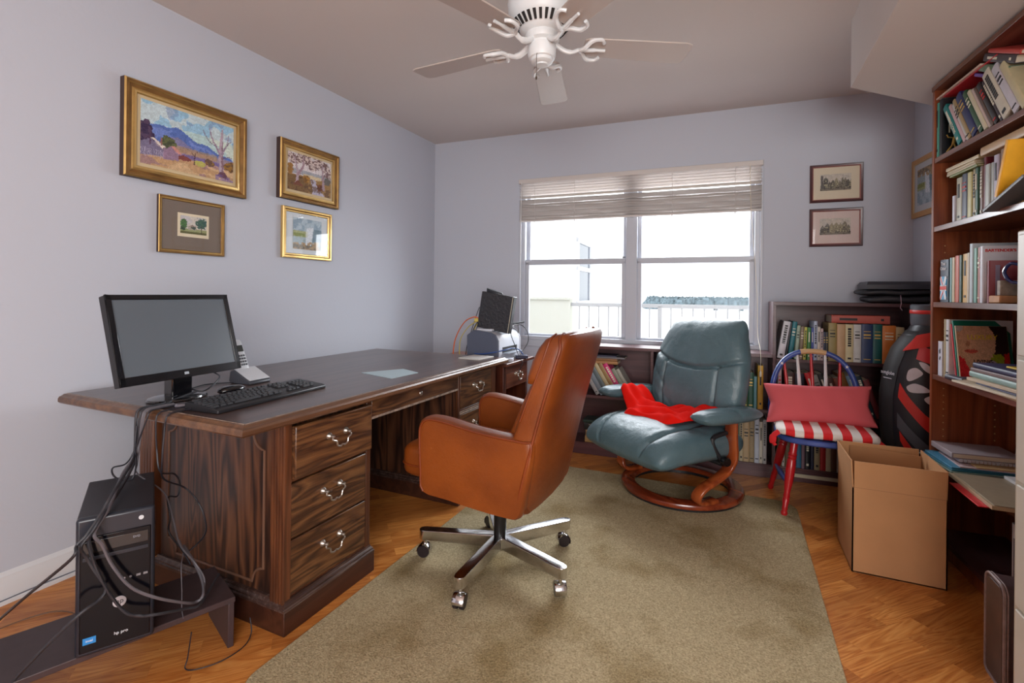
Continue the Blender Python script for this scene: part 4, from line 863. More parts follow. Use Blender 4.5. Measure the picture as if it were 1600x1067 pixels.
# ------------------------------------------------------------------ vacuum cleaner under the desk
vc = thing('upright_cleaner', 'white and black cleaner tucked in the knee hole beside the left pedestal', 'vacuum cleaner', (.66, 1.80, 0), R(0))
mb = MB(); mb.loft([super_ring(0, 0, .05, .06, .06, 20, .6), super_ring(0, .0, .05, .058, .13, 20, .6), super_ring(0, -.005, .046, .05, .2, 20, .6), super_ring(0, -.03, .02, .02, .33, 20, .6)]); mb.build('body', mat('cleaner_white', (196, 200, 214), .35), vc)
mb = MB(); mb.tube(smoothpath([(.03, -.1, .02), (.03, -.02, .035), (.035, .07, .055), (.04, .11, .065)], 5), [.03] * 12 + [.034] * 4, 14); mb.build('nozzle', BLK, vc)
mb = MB(); mb.tube([(.0 + .032 * math.cos(t), .055, .215 + .032 * math.sin(t)) for t in [i * math.pi / 8 for i in range(16)]], .006, 8, closed=True)
for i in range(4): t = i * math.pi / 4; mb.tube([(.03 * math.cos(t), .055, .215 + .03 * math.sin(t)), (-.03 * math.cos(t), .055, .215 - .03 * math.sin(t))], .004, 6)
mb.lathe([(.012, 0), (.012, .02), (0, .022)], (0, .04, .215), (0, 1, 0), 12); mb.build('wheel', BLK, vc)

# ================================================================== RUG
def rug_mat():
    m, nt, b = mk('rug_pile'); tc = nt.nodes.new('ShaderNodeTexCoord')
    n = nt.nodes.new('ShaderNodeTexNoise'); n.inputs['Scale'].default_value = 190; n.inputs['Detail'].default_value = 3; nt.links.new(tc.outputs['Object'], n.inputs['Vector'])
    n2 = nt.nodes.new('ShaderNodeTexNoise'); n2.inputs['Scale'].default_value = 3.2; n2.inputs['Detail'].default_value = 6; nt.links.new(tc.outputs['Object'], n2.inputs['Vector'])
    c1 = ramp(nt, n.outputs['Fac'], [(0.25, (134, 122, 96)), (0.75, (200, 187, 158))]); c2 = ramp(nt, n2.outputs['Fac'], [(0.34, (214, 202, 178)), (0.5, (255, 250, 240)), (1, (255, 250, 240))])
    mx = nt.nodes.new('ShaderNodeMix'); mx.data_type = 'RGBA'; mx.blend_type = 'MULTIPLY'; mx.inputs[0].default_value = 1; nt.links.new(c1, mx.inputs[6]); nt.links.new(c2, mx.inputs[7]); nt.links.new(mx.outputs[2], b.inputs['Base Color'])
    bp = nt.nodes.new('ShaderNodeBump'); bp.inputs['Strength'].default_value = .7; bp.inputs['Distance'].default_value = .006; nt.links.new(n.outputs['Fac'], bp.inputs['Height']); nt.links.new(bp.outputs['Normal'], b.inputs['Normal'])
    b.inputs['Roughness'].default_value = .95; b.inputs['Specular IOR Level'].default_value = .1
    return m
def rrect(x0, x1, y0, y1, rs, n=8):
    out = []
    for (cx, cy, a0, r) in ((x1 - rs[1], y0 + rs[1], -90, rs[1]), (x1 - rs[2], y1 - rs[2], 0, rs[2]), (x0 + rs[3], y1 - rs[3], 90, rs[3]), (x0 + rs[0], y0 + rs[0], 180, rs[0])):
        out += [(cx + r * math.cos(R(a0 + 90 * i / n)), cy + r * math.sin(R(a0 + 90 * i / n))) for i in range(n + 1)]
    return out
mb = MB(); mb.prism(rrect(1.135, 2.782, .955, 3.19, (.09, .05, .11, .05)), 'z', .0005, .008)
single(mb, 'area_rug', 'beige short pile rug on the parquet under the office chair', 'rug', rug_mat(), loc=(1.96, 2.07, 0), bevel=.003)

# ================================================================== OFFICE CHAIR
LEA = leather('tan_leather', (134, 66, 18), (106, 47, 11), .40, wear=(196, 130, 84), wscale=3.4); LEAP = leather('tan_piping', (128, 56, 18), (104, 44, 14), .4)
CHROME = mat('chrome', (214, 214, 216), .12, 1.0, var=.12, vscale=14); 
oc = thing('office_chair', 'worn tan leather high-back swivel chair on a chrome star base pulled up to the desk', 'chair', (1.545, 1.912, .008))
mb = MB(); superell(mb, (-.135, 0, .455), .25, .215, .075, .35, .26, 20, 40, fn=lambda p, x, y, z: p + Vector((0, 0, (.012 * (1 - y * y) * (1 - x * x) if z > 0 else 0) + (-.018 * max(0, -x - .7) if z > 0 else 0))))
mb.build('seat', LEA, oc, smooth=80)
mb = MB(); mb.tube([(-.135 + .251 * sq(math.cos(t), .26), .216 * sq(math.sin(t), .26), .44) for t in [i * math.pi / 30 for i in range(60)]], .004, 6, closed=True); mb.build('seat_piping', LEAP, oc, smooth=80)
# shell pan under the seat, sweeping up to the back
mb = MB(); rings = []
for x, zb, zt, hw in ((-.22, .375, .43, .255), (-.1, .355, .44, .262), (.05, .34, .45, .266), (.16, .335, .46, .268), (.225, .34, .5, .262)):
    rings.append([(x, y * hw, zb + (zt - zb) * (0.5 - 0.5 * c)) for y, c in [(sq(math.cos(t), .3), sq(math.sin(t), .3)) for t in [i * 2 * math.pi / 24 for i in range(24)]]])
mb.loft(rings); mb.build('seat_shell', LEA, oc, smooth=60)
def arm(sgn):
    y0, y1 = .215, .288; ol = [(-.215, .372), (-.228, .45), (-.235, .60), (-.228, .645), (-.205, .668), (-.17, .674), (-.10, .668), (0, .652), (.12, .640), (.235, .634), (.27, .630), (.262, .55), (.235, .42), (.212, .345), (.15, .337), (.02, .345), (-.1, .358)]
    P = smoothpath([(x, 0, z) for x, z in ol], 3, closed=True); cx, cz = .02, .5
    mb = MB(); rings = []
    for t_, k in ((0, .955), (.012, .99), (.03, 1.0), (.05, 1.0), (.064, .99), (y1 - y0, .962)):
        rings.append([(cx + (p.x - cx) * k, sgn * (y0 + t_), cz + (p.z - cz) * k) for p in P])
    mb.loft(rings, True); a = mb.build('armrest', LEA, oc, smooth=50)
    for yy in (.2875, .2155):
        mb = MB(); Q = [(cx + (p.x - cx) * .95, sgn * yy, cz + (p.z - cz) * .945) for p in P][:int(len(P) * .66)]; mb.tube(Q, .0048, 8, closed=False); mb.build('piping', LEAP, a, smooth=80)
arm(-1); arm(1)
# back
sec = [(.345, .06, .222, .268), (.40, .085, .238, .28), (.50, .115, .262, .284), (.60, .15, .285, .284), (.70, .185, .308, .28), (.80, .225, .335, .278), (.86, .25, .352, .276), (.92, .272, .368, .272), (.97, .288, .381, .266), (1.0, .302, .386, .255), (1.018, .325, .38, .235)]
mb = MB(); rings = []
for z, xf, xr, hw in sec:
    ring = []
    for i in range(40):
        t = 2 * math.pi * i / 40; c, s_ = math.cos(t), math.sin(t); yy = hw * sq(s_, .45); xm = (xf + xr) / 2; hx = (xr - xf) / 2; yy = hw * sq(s_, .38) - .006 * (z > .75)
        xx = xm + hx * sq(c, .4)
        if c > 0: xx += .018 * (1 - (yy / hw) ** 2)
        else: xx += .012 * (yy / hw) ** 2 * 0 
        ring.append((xx, yy, z))
    rings.append(ring)
mb.loft(rings); mb.build('backrest', LEA, oc, smooth=60)
mb = MB(); rings = []
for z, xf, t_, hw in ((.835, .242, .010, .255), (.838, .218, .03, .262), (.86, .214, .05, .268), (.92, .232, .055, .266), (.965, .252, .055, .258), (.998, .276, .048, .245), (1.014, .305, .03, .22)):
    rings.append([(xf + t_ * (1 + sq(math.cos(a), .6)), hw * sq(math.sin(a), .38) - .006, z) for a in [2 * math.pi * i / 36 for i in range(36)]])
mb.loft(rings); mb.build('headrest', LEA, oc, smooth=60)
mb = MB(); rings = []
for z, xf, t_, hw in ((.46, .075, .02, .2), (.50, .08, .03, .205), (.62, .118, .034, .208), (.74, .168, .036, .21), (.815, .205, .032, .212), (.832, .225, .02, .208)):
    rings.append([(xf + t_ * (1 + sq(math.cos(a), .6)), hw * sq(math.sin(a), .5), z) for a in [2 * math.pi * i / 36 for i in range(36)]])
mb.loft(rings); mb.build('back_cushion', LEA, oc, smooth=60)
for sgn in (-1, 1):
    mb = MB(); Q = [(xf * .2 + xr * .8 - .004, sgn * (hw + .001) - .006 * (z > .75), z) for z, xf, xr, hw in sec[:-2]]; Q2 = Q + [(.352, sgn * .25 - .006, 1.004), (.35, sgn * .20 - .006, 1.02)]
    mb.tube(smoothpath(Q2, 4), .006, 8)
    Q = [(xf * .8 + xr * .2, sgn * (hw - .001), z) for z, xf, xr, hw in sec[4:-2]] + [(.315, sgn * .247 - .006, 1.002), (.32, sgn * .20 - .006, 1.018)]; mb.tube(smoothpath(Q, 4), .004, 6); mb.build('back_piping', LEAP, oc, smooth=80)
mb = MB(); mb.cyl((0, 0, .095), (0, 0, .26), .027, n=20); mb.cyl((0, 0, .24), (0, 0, .35), .034, n=20); mb.box(-.09, .09, -.07, .07, .325, .345); mb.build('column', mat('column_black', (30, 28, 28), .35, .3), oc)
mb = MB(); mb.lathe([(.0, .07), (.038, .07), (.042, .078), (.042, .118), (.036, .124), (.0, .124)], n=24); mb.build('hub', CHROME, oc)
for k in range(5):
    a = R(196 + 72 * k + (2 if k == 1 else 0)); Rm = Matrix.Rotation(a, 4, 'Z'); mb = MB(); rings = []
    for x, hw, zt, zb in ((.015, .0225, .127, .074), (.18, .0225, .124, .076), (.335, .0225, .121, .078), (.348, .0195, .1205, .078), (.356, .0145, .120, .078), (.360, .007, .120, .078)):
        zm = (zt + zb) / 2; hz = (zt - zb) / 2; rings.append([(x, hw * sq(math.cos(t), .12), zm + hz * sq(math.sin(t), .12)) for t in [2 * math.pi * (i + .5) / 24 for i in range(24)]])
    mb.loft(rings); leg = mb.build('base_leg', CHROME, oc, M=Rm, smooth=35)
    ca = (R(20), R(100), R(-60), R(35), R(150))[k]; Cm = Rm @ Matrix.Translation((.335, 0, 0)) @ Matrix.Rotation(ca - a, 4, 'Z')
    mb = MB()
    for s_ in (-1, 1): mb.lathe([(.0, .009), (.024, .009), (.0265, .006), (.0265, -.006), (.024, -.009), (0, -.009)], (-.006, s_ * .0125, .0265), (0, 1, 0), 24)
    cs = mb.build('caster', mat('caster_dark', (34, 26, 30), .35), leg, M=Cm)
    mb = MB(); rings = []
    for i in range(13):
        t = R(-25 + 205 * i / 12); rings.append([(-.006 + r * math.cos(t), y, .0265 + r * math.sin(t)) for r, y in ((.0285, -.023), (.0305, -.02), (.0305, .02), (.0285, .023), (.0275, .02), (.0275, -.02))])
    mb.loft(rings); mb.cyl((0, 0, .05), (0, 0, .082), .008, n=12); mb.build('caster_hood', CHROME, cs, M=Cm)

# ================================================================== RECLINER
GRN = leather('green_leather', (90, 114, 122), (74, 98, 106), .34, bump=.35); GRS = mat('green_seam', (66, 84, 82), .5)
RWOOD = wood('recliner_wood', [(0.1, (86, 30, 16)), (.5, (124, 50, 26)), (.9, (150, 70, 38))], 'x', .22, across=10, rings=3, fine=.5, coat=.5)
RWZ = wood('recliner_wood_z', [(0.1, (104, 40, 18)), (.5, (146, 66, 30)), (.9, (170, 86, 42))], 'z', .22, across=10, rings=3, fine=.5, coat=.5)
rc = thing('recliner_chair', 'green leather reclining lounge chair on a round wooden base', 'chair', (2.17, 3.13, .008), R(-38))
mb = MB(); pr_ = [(.272, .015), (.268, .03), (.276, .042), (.335, .044), (.348, .038), (.353, .026), (.35, .015)]
mb.loft([[(r * math.cos(t), r * math.sin(t), z) for r, z in pr_] for t in [2 * math.pi * i / 72 for i in range(73)]], False, True); mb.build('base_ring', RWOOD, rc, smooth=40)
mb = MB(); mb.loft([[(r * math.cos(t), r * math.sin(t), z) for r, z in ((.285, -.007), (.285, .0155), (.34, .0155), (.34, -.007))] for t in [2 * math.pi * i / 72 for i in range(73)]], False, True); mb.build('base_pad', BLK, rc, smooth=40)
for s_ in (-1, 1):
    path = smoothpath([(0, .0, .50), (0, .0, .40), (0, .005, .30), (0, -.02, .225), (0, -.10, .175), (0, -.175, .14), (0, -.205, .10), (0, -.185, .062), (0, -.13, .05), (0, -.06, .05)], 5)
    mb = MB(); rings = []
    for i, p in enumerate(path):
        t = (path[min(i + 1, len(path) - 1)] - path[max(i - 1, 0)]).normalized(); nn = Vector((0, -t.z, t.y)); w = .032 if i > 12 else .036
        k = i / len(path); cx = s_ * (.355 - .06 * min(1, max(0, (k - .25) / .5)))
        rings.append([(cx + dx * w, p.y + nn.y * dn * .011, p.z + nn.z * dn * .011) for dx, dn in ((-1, -.6), (-.85, -1), (.85, -1), (1, -.6), (1, .6), (.85, 1), (-.85, 1), (-1, .6))])
    mb.loft(rings); mb.build('side_frame', RWZ, rc, smooth=50)
mb = MB(); mb.tube([(-.33, .0, .24), (.33, 0, .24)], .016, 10); mb.box(-.2, .2, -.2, .2, .235, .265); mb.tube(smoothpath([(.33, -.0, .42), (.34, -.13, .4), (.345, -.08, .30), (.345, -.02, .25)], 5), .012, 8); mb.build('mechanism', BLKM, rc)
mb = MB(); mb.lathe([(0, .02), (.022, .018), (.028, .008), (.028, -.006), (.02, -.014), (0, -.014)], (.375, -.07, .285), (1, -.3, 0), 20); mb.build('adjust_knob', BLKG, rc)
def pad(mb, v0, v1, W, T, C, N, n=72, na=150, e=.55, ext=None, groove=None):
    """padded slab swept along C(v); N(v) = outward normal of its face; groove(u,v) depth on the face side"""
    rings = []
    for i in range(n + 1):
        v = i / n; vv = 1 - abs(2 * v - 1); en = (1 - (abs(2 * v - 1)) ** 5) ** .5 if 0 < v < 1 else .02
        en = max(en, .02); c = Vector(C(v)); nn = Vector(N(v)); w = W(v) * (.83 + .17 * (1 - abs(2 * v - 1) ** 8) ** .5); t = T(v) * en; ring = []
        for k in range(na):
            a = 2 * math.pi * k / na; u = sq(math.cos(a), e); h = sq(math.sin(a), e + .15)
            d = t * h
            if h > 0 and groove: d -= groove(u, v) * min(1, t / .03)
            ring.append(c + Vector((1, 0, 0)) * (u * w) + nn * d)
        rings.append(ring)
    mb.loft(rings); return mb
G = lambda x, s=.04: math.exp(-(x / s) ** 2)
rnd = random.Random(4)
wr = [(rnd.uniform(-.8, .8), rnd.uniform(.1, .9), rnd.uniform(-2.5, 2.5), rnd.uniform(.05, .2)) for _ in range(26)]
def wrinkle(u, v, amp=.0022, stretch=1.0):
    s_ = 0
    for a, b, c_, w in wr: s_ += G((u - a) + c_ * (v - b), w * .35) * G(v - b, .12)
    return amp * s_
# seat: v 0 rear -> 1 front
def seat_groove(u, v):
    g = .020 * G(abs(u) - .60 - .10 * v + .12 * G(v - 1, .2), .028) * min(1, max(0, (v - .05) * 6))
    return g - .012 * (1 - u * u) * math.sin(math.pi * v) + wrinkle(u, v, .003)
mb = MB(); pad(mb, 0, 1, lambda v: .335 + .015 * math.sin(math.pi * v), lambda v: .108 - .012 * v, lambda v: (0, .17 - .66 * v, .335 + .012 * math.sin(v * 3.1) - .055 * max(0, v - .72) ** 1.5 * 5), lambda v: (0, -.25 * v * v, 1), groove=seat_groove); mb.build('seat', GRN, rc, smooth=80)
# back: v 0 bottom -> 1 top
def back_C(v): return (0, .085 + .05 * v + .13 * v * v * .9, .36 + .665 * v)
def back_W(v): return .29 + .05 * math.sin(math.pi * min(1, v * 1.15)) - .02 * max(0, v - .7) / .3
def back_groove(u, v):
    seam = .645 - .115 * (1 - u * u); g = .022 * G(v - seam, .016)
    if v < seam: g += .018 * G(abs(u) - .62 + .06 * v, .026)
    g -= .014 * G(v - .83, .12) * (1 - u * u)
    return g + wrinkle(u * .9, v, .003)
mb = MB(); pad(mb, 0, 1, back_W, lambda v: .078 + .01 * math.sin(math.pi * v), back_C, lambda v: (0, -1, .12 + .25 * v), n=90, groove=back_groove); mb.build('backrest', GRN, rc, smooth=80)
for s_ in (-1, 1):
    mb = MB(); pad(mb, 0, 1, lambda v: .058 + .012 * math.sin(math.pi * v), lambda v: .04, lambda v: (s_ * .385, .155 - .45 * v, .525 + .012 * v), lambda v: (0, 0, 1), n=40, na=60, e=.8, groove=lambda u, v: .010 * G(v - .45, .03) + wrinkle(u, v, .002))
    mb.build('armrest', GRN, rc, smooth=80)

# ------------------------------------------------------------------ red blanket on the recliner
RED = mat('red_fleece', (222, 26, 16), .95, spec=.1, bump=.25, bscale=220)
bl = MB()
LW = Matrix.Translation((2.17, 3.13, .008)) @ Matrix.Rotation(R(-38), 4, 'Z')
def loc2w(p): return LW @ Vector(p)
_ol = smoothpath([(-.345, .13, 0), (-.315, .03, 0), (-.25, .01, 0), (-.15, .04, 0), (-.05, .02, 0), (.04, -.03, 0), (.13, -.07, 0), (.23, -.08, 0), (.31, -.04, 0), (.32, .05, 0), (.27, .16, 0), (.20, .24, 0), (.10, .285, 0), (-.01, .275, 0), (-.09, .30, 0), (-.165, .31, 0), (-.20, .25, 0), (-.27, .22, 0), (-.33, .19, 0)], 8, closed=True)
_c = Vector((0, .12, 0)); rings = []
def bz(x, a):  # resting height: seat, rising to the left arm and a little to the right one
    z = .452 - .02 * max(0, a - .2) / .1
    z += .108 * min(1, max(0, (-x - .17) / .14)) ** 1.3; z += .035 * min(1, max(0, (x - .1) / .16)); return z
def btop(x, a, k):
    e = (1 - k ** 7) ** .5 if k < 1 else 0
    fold = .012 * math.sin(a * 78 + x * 6 + 1.2 * math.sin(x * 16)) + .008 * math.sin(a * 41 - x * 21 + .8) + .005 * math.sin(x * 50 + a * 30)
    hump = .03 * math.exp(-((x - .16) / .10) ** 2 - ((a - .02) / .07) ** 2) + .014 * math.exp(-((x + .08) / .2) ** 2 - ((a - .14) / .05) ** 2)
    return bz(x, a) + .006 + e * (.030 + fold + hump)
N_ = 26
for j_ in range(N_, 0, -1):
    k = j_ / N_; rings.append([loc2w((_c.x + (p.x - _c.x) * k, -(_c.y + (p.y - _c.y) * k), bz(_c.x + (p.x - _c.x) * k, _c.y + (p.y - _c.y) * k))) for p in _ol])
bl_r = rings[::-1]
for j_ in range(N_, 0, -1):
    k = j_ / N_; bl_r.append([loc2w((_c.x + (p.x - _c.x) * k * 1.004, -(_c.y + (p.y - _c.y) * k * 1.004), btop(_c.x + (p.x - _c.x) * k, _c.y + (p.y - _c.y) * k, k))) for p in _ol])
bl.loft(bl_r, True)
o = single(bl, 'throw_blanket', 'bright red fleece blanket crumpled across the green recliner seat', 'blanket', RED, loc=tuple(loc2w((0, 0, .44))), smooth=80)

# ================================================================== SPINDLE CHAIR
BLU = mat('blue_paint', (56, 78, 148), .35, var=.15, vscale=20); REDP = mat('red_paint', (176, 28, 34), .28, coat=.3); WHP = mat('white_paint', (214, 212, 214), .4); NAT = mat('bare_wood', (196, 160, 116), .5)
sx, sy = 2.895, 3.15
sc_ = thing('spindle_chair', 'hoop-back wooden chair painted red, white and blue beside the cardboard box', 'chair', (sx, sy, 0), world=True)
mb = MB(); mb.prism([(sx + .225 * sq(math.cos(t), .6), sy - .01 + .215 * sq(math.sin(t), .6)) for t in [2 * math.pi * i / 40 for i in range(40)]], 'z', .405, .435); mb.build('seat', BLU, sc_, bevel=.008, smooth=40)
def turned(p0, p1, prof):
    p0 = Vector(p0); p1 = Vector(p1); L = (p1 - p0).length; mb = MB(); mb.lathe([(r, t * L) for t, r in prof], p0, (p1 - p0), 20); return mb
lp = [(0, .010), (.02, .015), (.05, .017), (.08, .012), (.10, .0155), (.12, .013), (.22, .017), (.24, .014), (.26, .0175), (.3, .014), (.45, .021), (.6, .023), (.72, .021), (.74, .0175), (.76, .0225), (.78, .018), (.80, .0225), (.82, .018), (.95, .019), (1, .016)]
legs = [((2.708, 2.992, 0), (2.76, 3.03, .41)), ((2.665, 3.386, 0), (2.745, 3.26, .41)), ((3.09, 2.99, 0), (3.02, 3.03, .41)), ((3.11, 3.386, 0), (3.04, 3.26, .41))]
for a, b in legs: turned(a, b, lp).build('leg', REDP, sc_, smooth=50)
for a, b in (((2.690, 3.34, .17), (2.728, 3.01, .17)), ((3.095, 3.34, .17), (3.075, 3.01, .17))):
    turned(a, b, [(0, .008), (.2, .012), (.5, .016), (.8, .012), (1, .008)]).build('stretcher', BLU, sc_, smooth=50)
hy = 3.30
def hoop(t): # t 0..1 from left bottom to right bottom
    a = math.pi * t; x = sx - .013 - .222 * sq(math.cos(a), .85) * (1 if 1 else 0); z = .435 + .418 * sq(math.sin(a), .62); return Vector((x, hy + .16 * (z - .435), z))
P = [hoop(i / 40) for i in range(41)]
mb = MB(); mb.tube(P, .0145, 12); hp = mb.build('hoop', BLU, sc_, smooth=60)
mb = MB(); mb.tube(P[17:24], .0152, 12); mb.build('worn_section', NAT, hp, smooth=60)
for i, x in enumerate((-.150, -.082, -.012, .060, .132)):
    xx = sx - .013 + x; zt = .435 + .418 * (max(0, 1 - (abs(x) / .222) ** (1 / .85 * 2 * .5 * 2)) ** .5) ** .62 - .008
    a_ = math.acos(min(1, (abs(x) / .222) ** (1 / .85))); zt = .435 + .418 * math.sin(a_) ** .62 - .006
    turned((sx + x * .85, hy, .43), (xx, hy + .16 * (zt - .435), zt), [(0, .008), (.3, .0105), (.6, .0095), (1, .0065)]).build('spindle', REDP if i % 2 == 0 else WHP, sc_, smooth=50, label='red painted spindle' if i % 2 == 0 else 'white painted spindle')
for t in (.255, .745):
    p = hoop(t); mb = MB(); st_ = []
    for k in range(10): r = .011 if k % 2 == 0 else .0045; a = math.pi / 2 + k * math.pi / 5; st_.append((p.x + r * math.cos(a), p.z + r * math.sin(a)))
    mb.prism(st_, 'y', p.y - .0165, p.y - .0135); mb.build('painted_star', WHP, hp, smooth=0)
# striped seat cushion
def stripe_mat():
    m, nt, b = mk('striped_cotton'); tc = nt.nodes.new('ShaderNodeTexCoord'); sp = nt.nodes.new('ShaderNodeSeparateXYZ'); nt.links.new(tc.outputs['Object'], sp.inputs[0])
    v = math_n(nt, 'PINGPONG', math_n(nt, 'ADD', sp.outputs[0], 5.009), .0262 * 1.0); g = math_n(nt, 'GREATER_THAN', v, .0131 * 1.0)
    nt.links.new(ramp(nt, g, [(.4, (210, 28, 34)), (.6, (222, 216, 212))]), b.inputs['Base Color']); b.inputs['Roughness'].default_value = .85; return m
def stripe_mat2():
    m, nt, b = mk('striped_cotton'); tc = nt.nodes.new('ShaderNodeTexCoord'); sp = nt.nodes.new('ShaderNodeSeparateXYZ'); nt.links.new(tc.outputs['Object'], sp.inputs[0])
    v = math_n(nt, 'FRACT', math_n(nt, 'MULTIPLY', math_n(nt, 'ADD', sp.outputs[0], 5.0), 1 / .083)); g = math_n(nt, 'GREATER_THAN', v, .5)
    nt.links.new(ramp(nt, g, [(.4, (212, 30, 36)), (.6, (224, 216, 210))]), b.inputs['Base Color']); b.inputs['Roughness'].default_value = .85; return m
mb = MB(); superell(mb, (sx + .005, sy - .015, .462), .232, .215, .03, .6, .28, 14, 44, fn=lambda p, x, y, z: p + Vector((0, 0, .006 * math.sin(p.x * 70) * (1 - abs(z)))))
cs_ = single(mb, 'seat_cushion', 'red and white striped tie-on cushion on the painted chair seat', 'cushion', stripe_mat2(), loc=(sx, sy, .436), smooth=80)
for s_ in (-1, 1):
    mb = MB(); mb.tube(smoothpath([(s_ * .215, .0 - .19, .022), (s_ * .24, -.20, .0), (s_ * .245, -.205, -.03), (s_ * .232, -.205, -.05)], 5), [.014] * 6 + [.018] * 6 + [.01] * 4, 10, flat=.5); mb.build('tie', mat('tie_red', (204, 30, 36), .85), cs_)
# pink pillow
def pillow(c, M, w, h, t, name, label, m):
    mb = MB(); n = 30
    for sgn in (1, -1):
        def fn(u, v, sgn=sgn):
            a, b = 2 * u - 1, 2 * v - 1; pinch = 1 - .09 * (1 - abs(a)) * (abs(b) ** 3); pinch2 = 1 - .11 * (1 - abs(b)) * (abs(a) ** 3)
            th = t * ((1 - a ** 4) * (1 - b ** 4)) ** .55 * (1 - .12 * math.sin(a * 9 + b * 3) * abs(b) ** 3)
            th += .004 * math.sin(a * 14 + 2 * b) * (1 - a * a) * (1 - b * b)
            return Vector((a * w * pinch2 * (1 - 0 * b), sgn * th, b * h * pinch))
        mb.grid(fn, n, n)
    return single(mb, name, label, 'pillow', m, smooth=80, M=M)
PINK = mat('coral_cotton', (204, 92, 98), .8, spec=.2, bump=.12, bscale=26)
Mp = Matrix.Rotation(R(-2.5), 4, 'Y') @ Matrix.Rotation(R(-24), 4, 'X')
o = pillow(None, Mp, .262, .112, .05, 'throw_pillow', 'coral pink rectangular pillow leaning on the striped cushion against the spindles', PINK); o.location = (sx - .012, sy + .025, .578); o.rotation_euler.z = R(2)

# ================================================================== CARDBOARD BOX
CARD = mat('cardboard', (188, 140, 98), .8, spec=.2, var=.05, vscale=8); CARD2 = mat('cardboard_inner', (172, 126, 88), .85, spec=.1)
cb = thing('cardboard_box', 'tall open brown cardboard box with raised flaps on the parquet', 'box', (3.086, 2.675, 0), world=True)
bx0, bx1, by0, by1, bh, bt = 2.926, 3.246, 2.514, 2.838, .362, .005
mb = MB(); mb.box(bx0, bx1, by0, by0 + bt, 0, bh); mb.box(bx0, bx1, by1 - bt, by1, 0, bh); mb.box(bx0, bx0 + bt, by0, by1, 0, bh); mb.box(bx1 - bt, bx1, by0, by1, 0, bh); mb.box(bx0, bx1, by0, by1, .001, .006); mb.build('body', CARD, cb, smooth=0)
fh = .112
def flap(p0, p1, out, tilt, g=.006):
    p0 = Vector(p0); p1 = Vector(p1); d = (p1 - p0).normalized(); o_ = Vector(out).normalized(); up = (Vector((0, 0, 1)) * math.cos(tilt) + o_ * math.sin(tilt)) * fh; a = p0 + d * g; b = p1 - d * g; th = o_ * -bt
    mb = MB(); mb.loft([[a, b, b + up, a + up], [a + th, b + th, b + up + th, a + up + th]]); mb.build('flap', CARD, cb, smooth=0)
flap((bx0, by0, bh), (bx1, by0, bh), (0, -1, 0), R(1)); flap((bx0, by1, bh), (bx1, by1, bh), (0, 1, 0), R(4)); flap((bx0, by0, bh), (bx0, by1, bh), (-1, 0, 0), R(3)); flap((bx1, by0, bh), (bx1, by1, bh), (1, 0, 0), R(1))
mb = MB(); mb.prism([(bx0 + .045, by1 - .012), (bx1 - .02, by1 - .075), (bx1 - .02, by1 - .072), (bx0 + .045, by1 - .009)], 'z', .30, .462); mb.build('inner_divider', CARD2, cb, smooth=0)
mb = MB(); mb.box(bx0 - .0006, bx1 + .0006, by0 - .0006, by0, bh - .001, bh + .001); mb.build('crease', mat('crease_brown', (160, 116, 80), .8), cb, smooth=0)

# ================================================================== GOLF BAG
gb = thing('golf_bag', 'black and red sports golf bag standing in the corner behind the tall bookcase', 'golf bag', (3.37, 3.28, 0), world=True)
BAGK = mat('bag_black', (30, 30, 38), .42); BAGS = mat('bag_side', (40, 38, 40), .6); BAGR = mat('bag_red', (206, 44, 36), .4); BAGP = mat('bag_coral', (208, 62, 70), .4); BAGW = mat('bag_white', (206, 204, 214), .45); BAGG = mat('bag_grey', (78, 80, 88), .5)
gs = [(0, 3.425, .11, .10), (.06, 3.415, .125, .115), (.18, 3.395, .15, .13), (.32, 3.375, .166, .142), (.5, 3.364, .172, .148), (.66, 3.363, .172, .148), (.8, 3.372, .163, .142), (.9, 3.388, .148, .132), (.97, 3.408, .126, .116), (1.01, 3.422, .108, .102), (1.03, 3.426, .102, .098)]
def gsurf(th, z, off=0.0):
    z = max(0, min(1.0299, z)); 
    for i in range(len(gs) - 1):
        if gs[i][0] <= z <= gs[i + 1][0]:
            f = (z - gs[i][0]) / (gs[i + 1][0] - gs[i][0]); f = f * f * (3 - 2 * f) * .3 + f * .7; cx, rx, ry = [gs[i][k] + (gs[i + 1][k] - gs[i][k]) * f for k in (1, 2, 3)]; break
    t = R(th); c, s_ = -math.cos(t), -math.sin(t)
    return Vector((cx + (rx + off) * sq(c, .85), 3.28 + (ry + off) * sq(s_, .85), z))
mb = MB(); mb.loft([[gsurf(k * 7.5, i / 40 * 1.03) for k in range(48)] for i in range(41)]); mb.build('body', BAGK, gb, smooth=60)
def gpatch(name, fn, m, off=.002, nu=14, nv=10, label=None):
    """fn(u,v) -> (theta,z); shell with thickness"""
    mb = MB(); top = [[gsurf(*fn(i / (nu - 1), j / (nv - 1)), off) for j in range(nv)] for i in range(nu)]; bot = [[gsurf(*fn(i / (nu - 1), j / (nv - 1)), -.004) for j in range(nv)] for i in range(nu)]
    for g in (top, bot):
        o_ = len(mb.v); mb.v += [tuple(p) for r in g for p in r]
        for i in range(nu - 1):
            for j in range(nv - 1): mb.f.append((o_ + i * nv + j, o_ + (i + 1) * nv + j, o_ + (i + 1) * nv + j + 1, o_ + i * nv + j + 1)); mb.mi.append(0)
    N = nu * nv; edge = [(i, 0) for i in range(nu)] + [(nu - 1, j) for j in range(1, nv)] + [(i, nv - 1) for i in range(nu - 2, -1, -1)] + [(0, j) for j in range(nv - 2, 0, -1)]
    for k in range(len(edge)):
        a = edge[k][0] * nv + edge[k][1]; b_ = edge[(k + 1) % len(edge)]; b2 = b_[0] * nv + b_[1]; mb.f.append((a, b2, b2 + N, a + N)); mb.mi.append(0)
    return mb.build(name, m, gb, smooth=60, label=label)
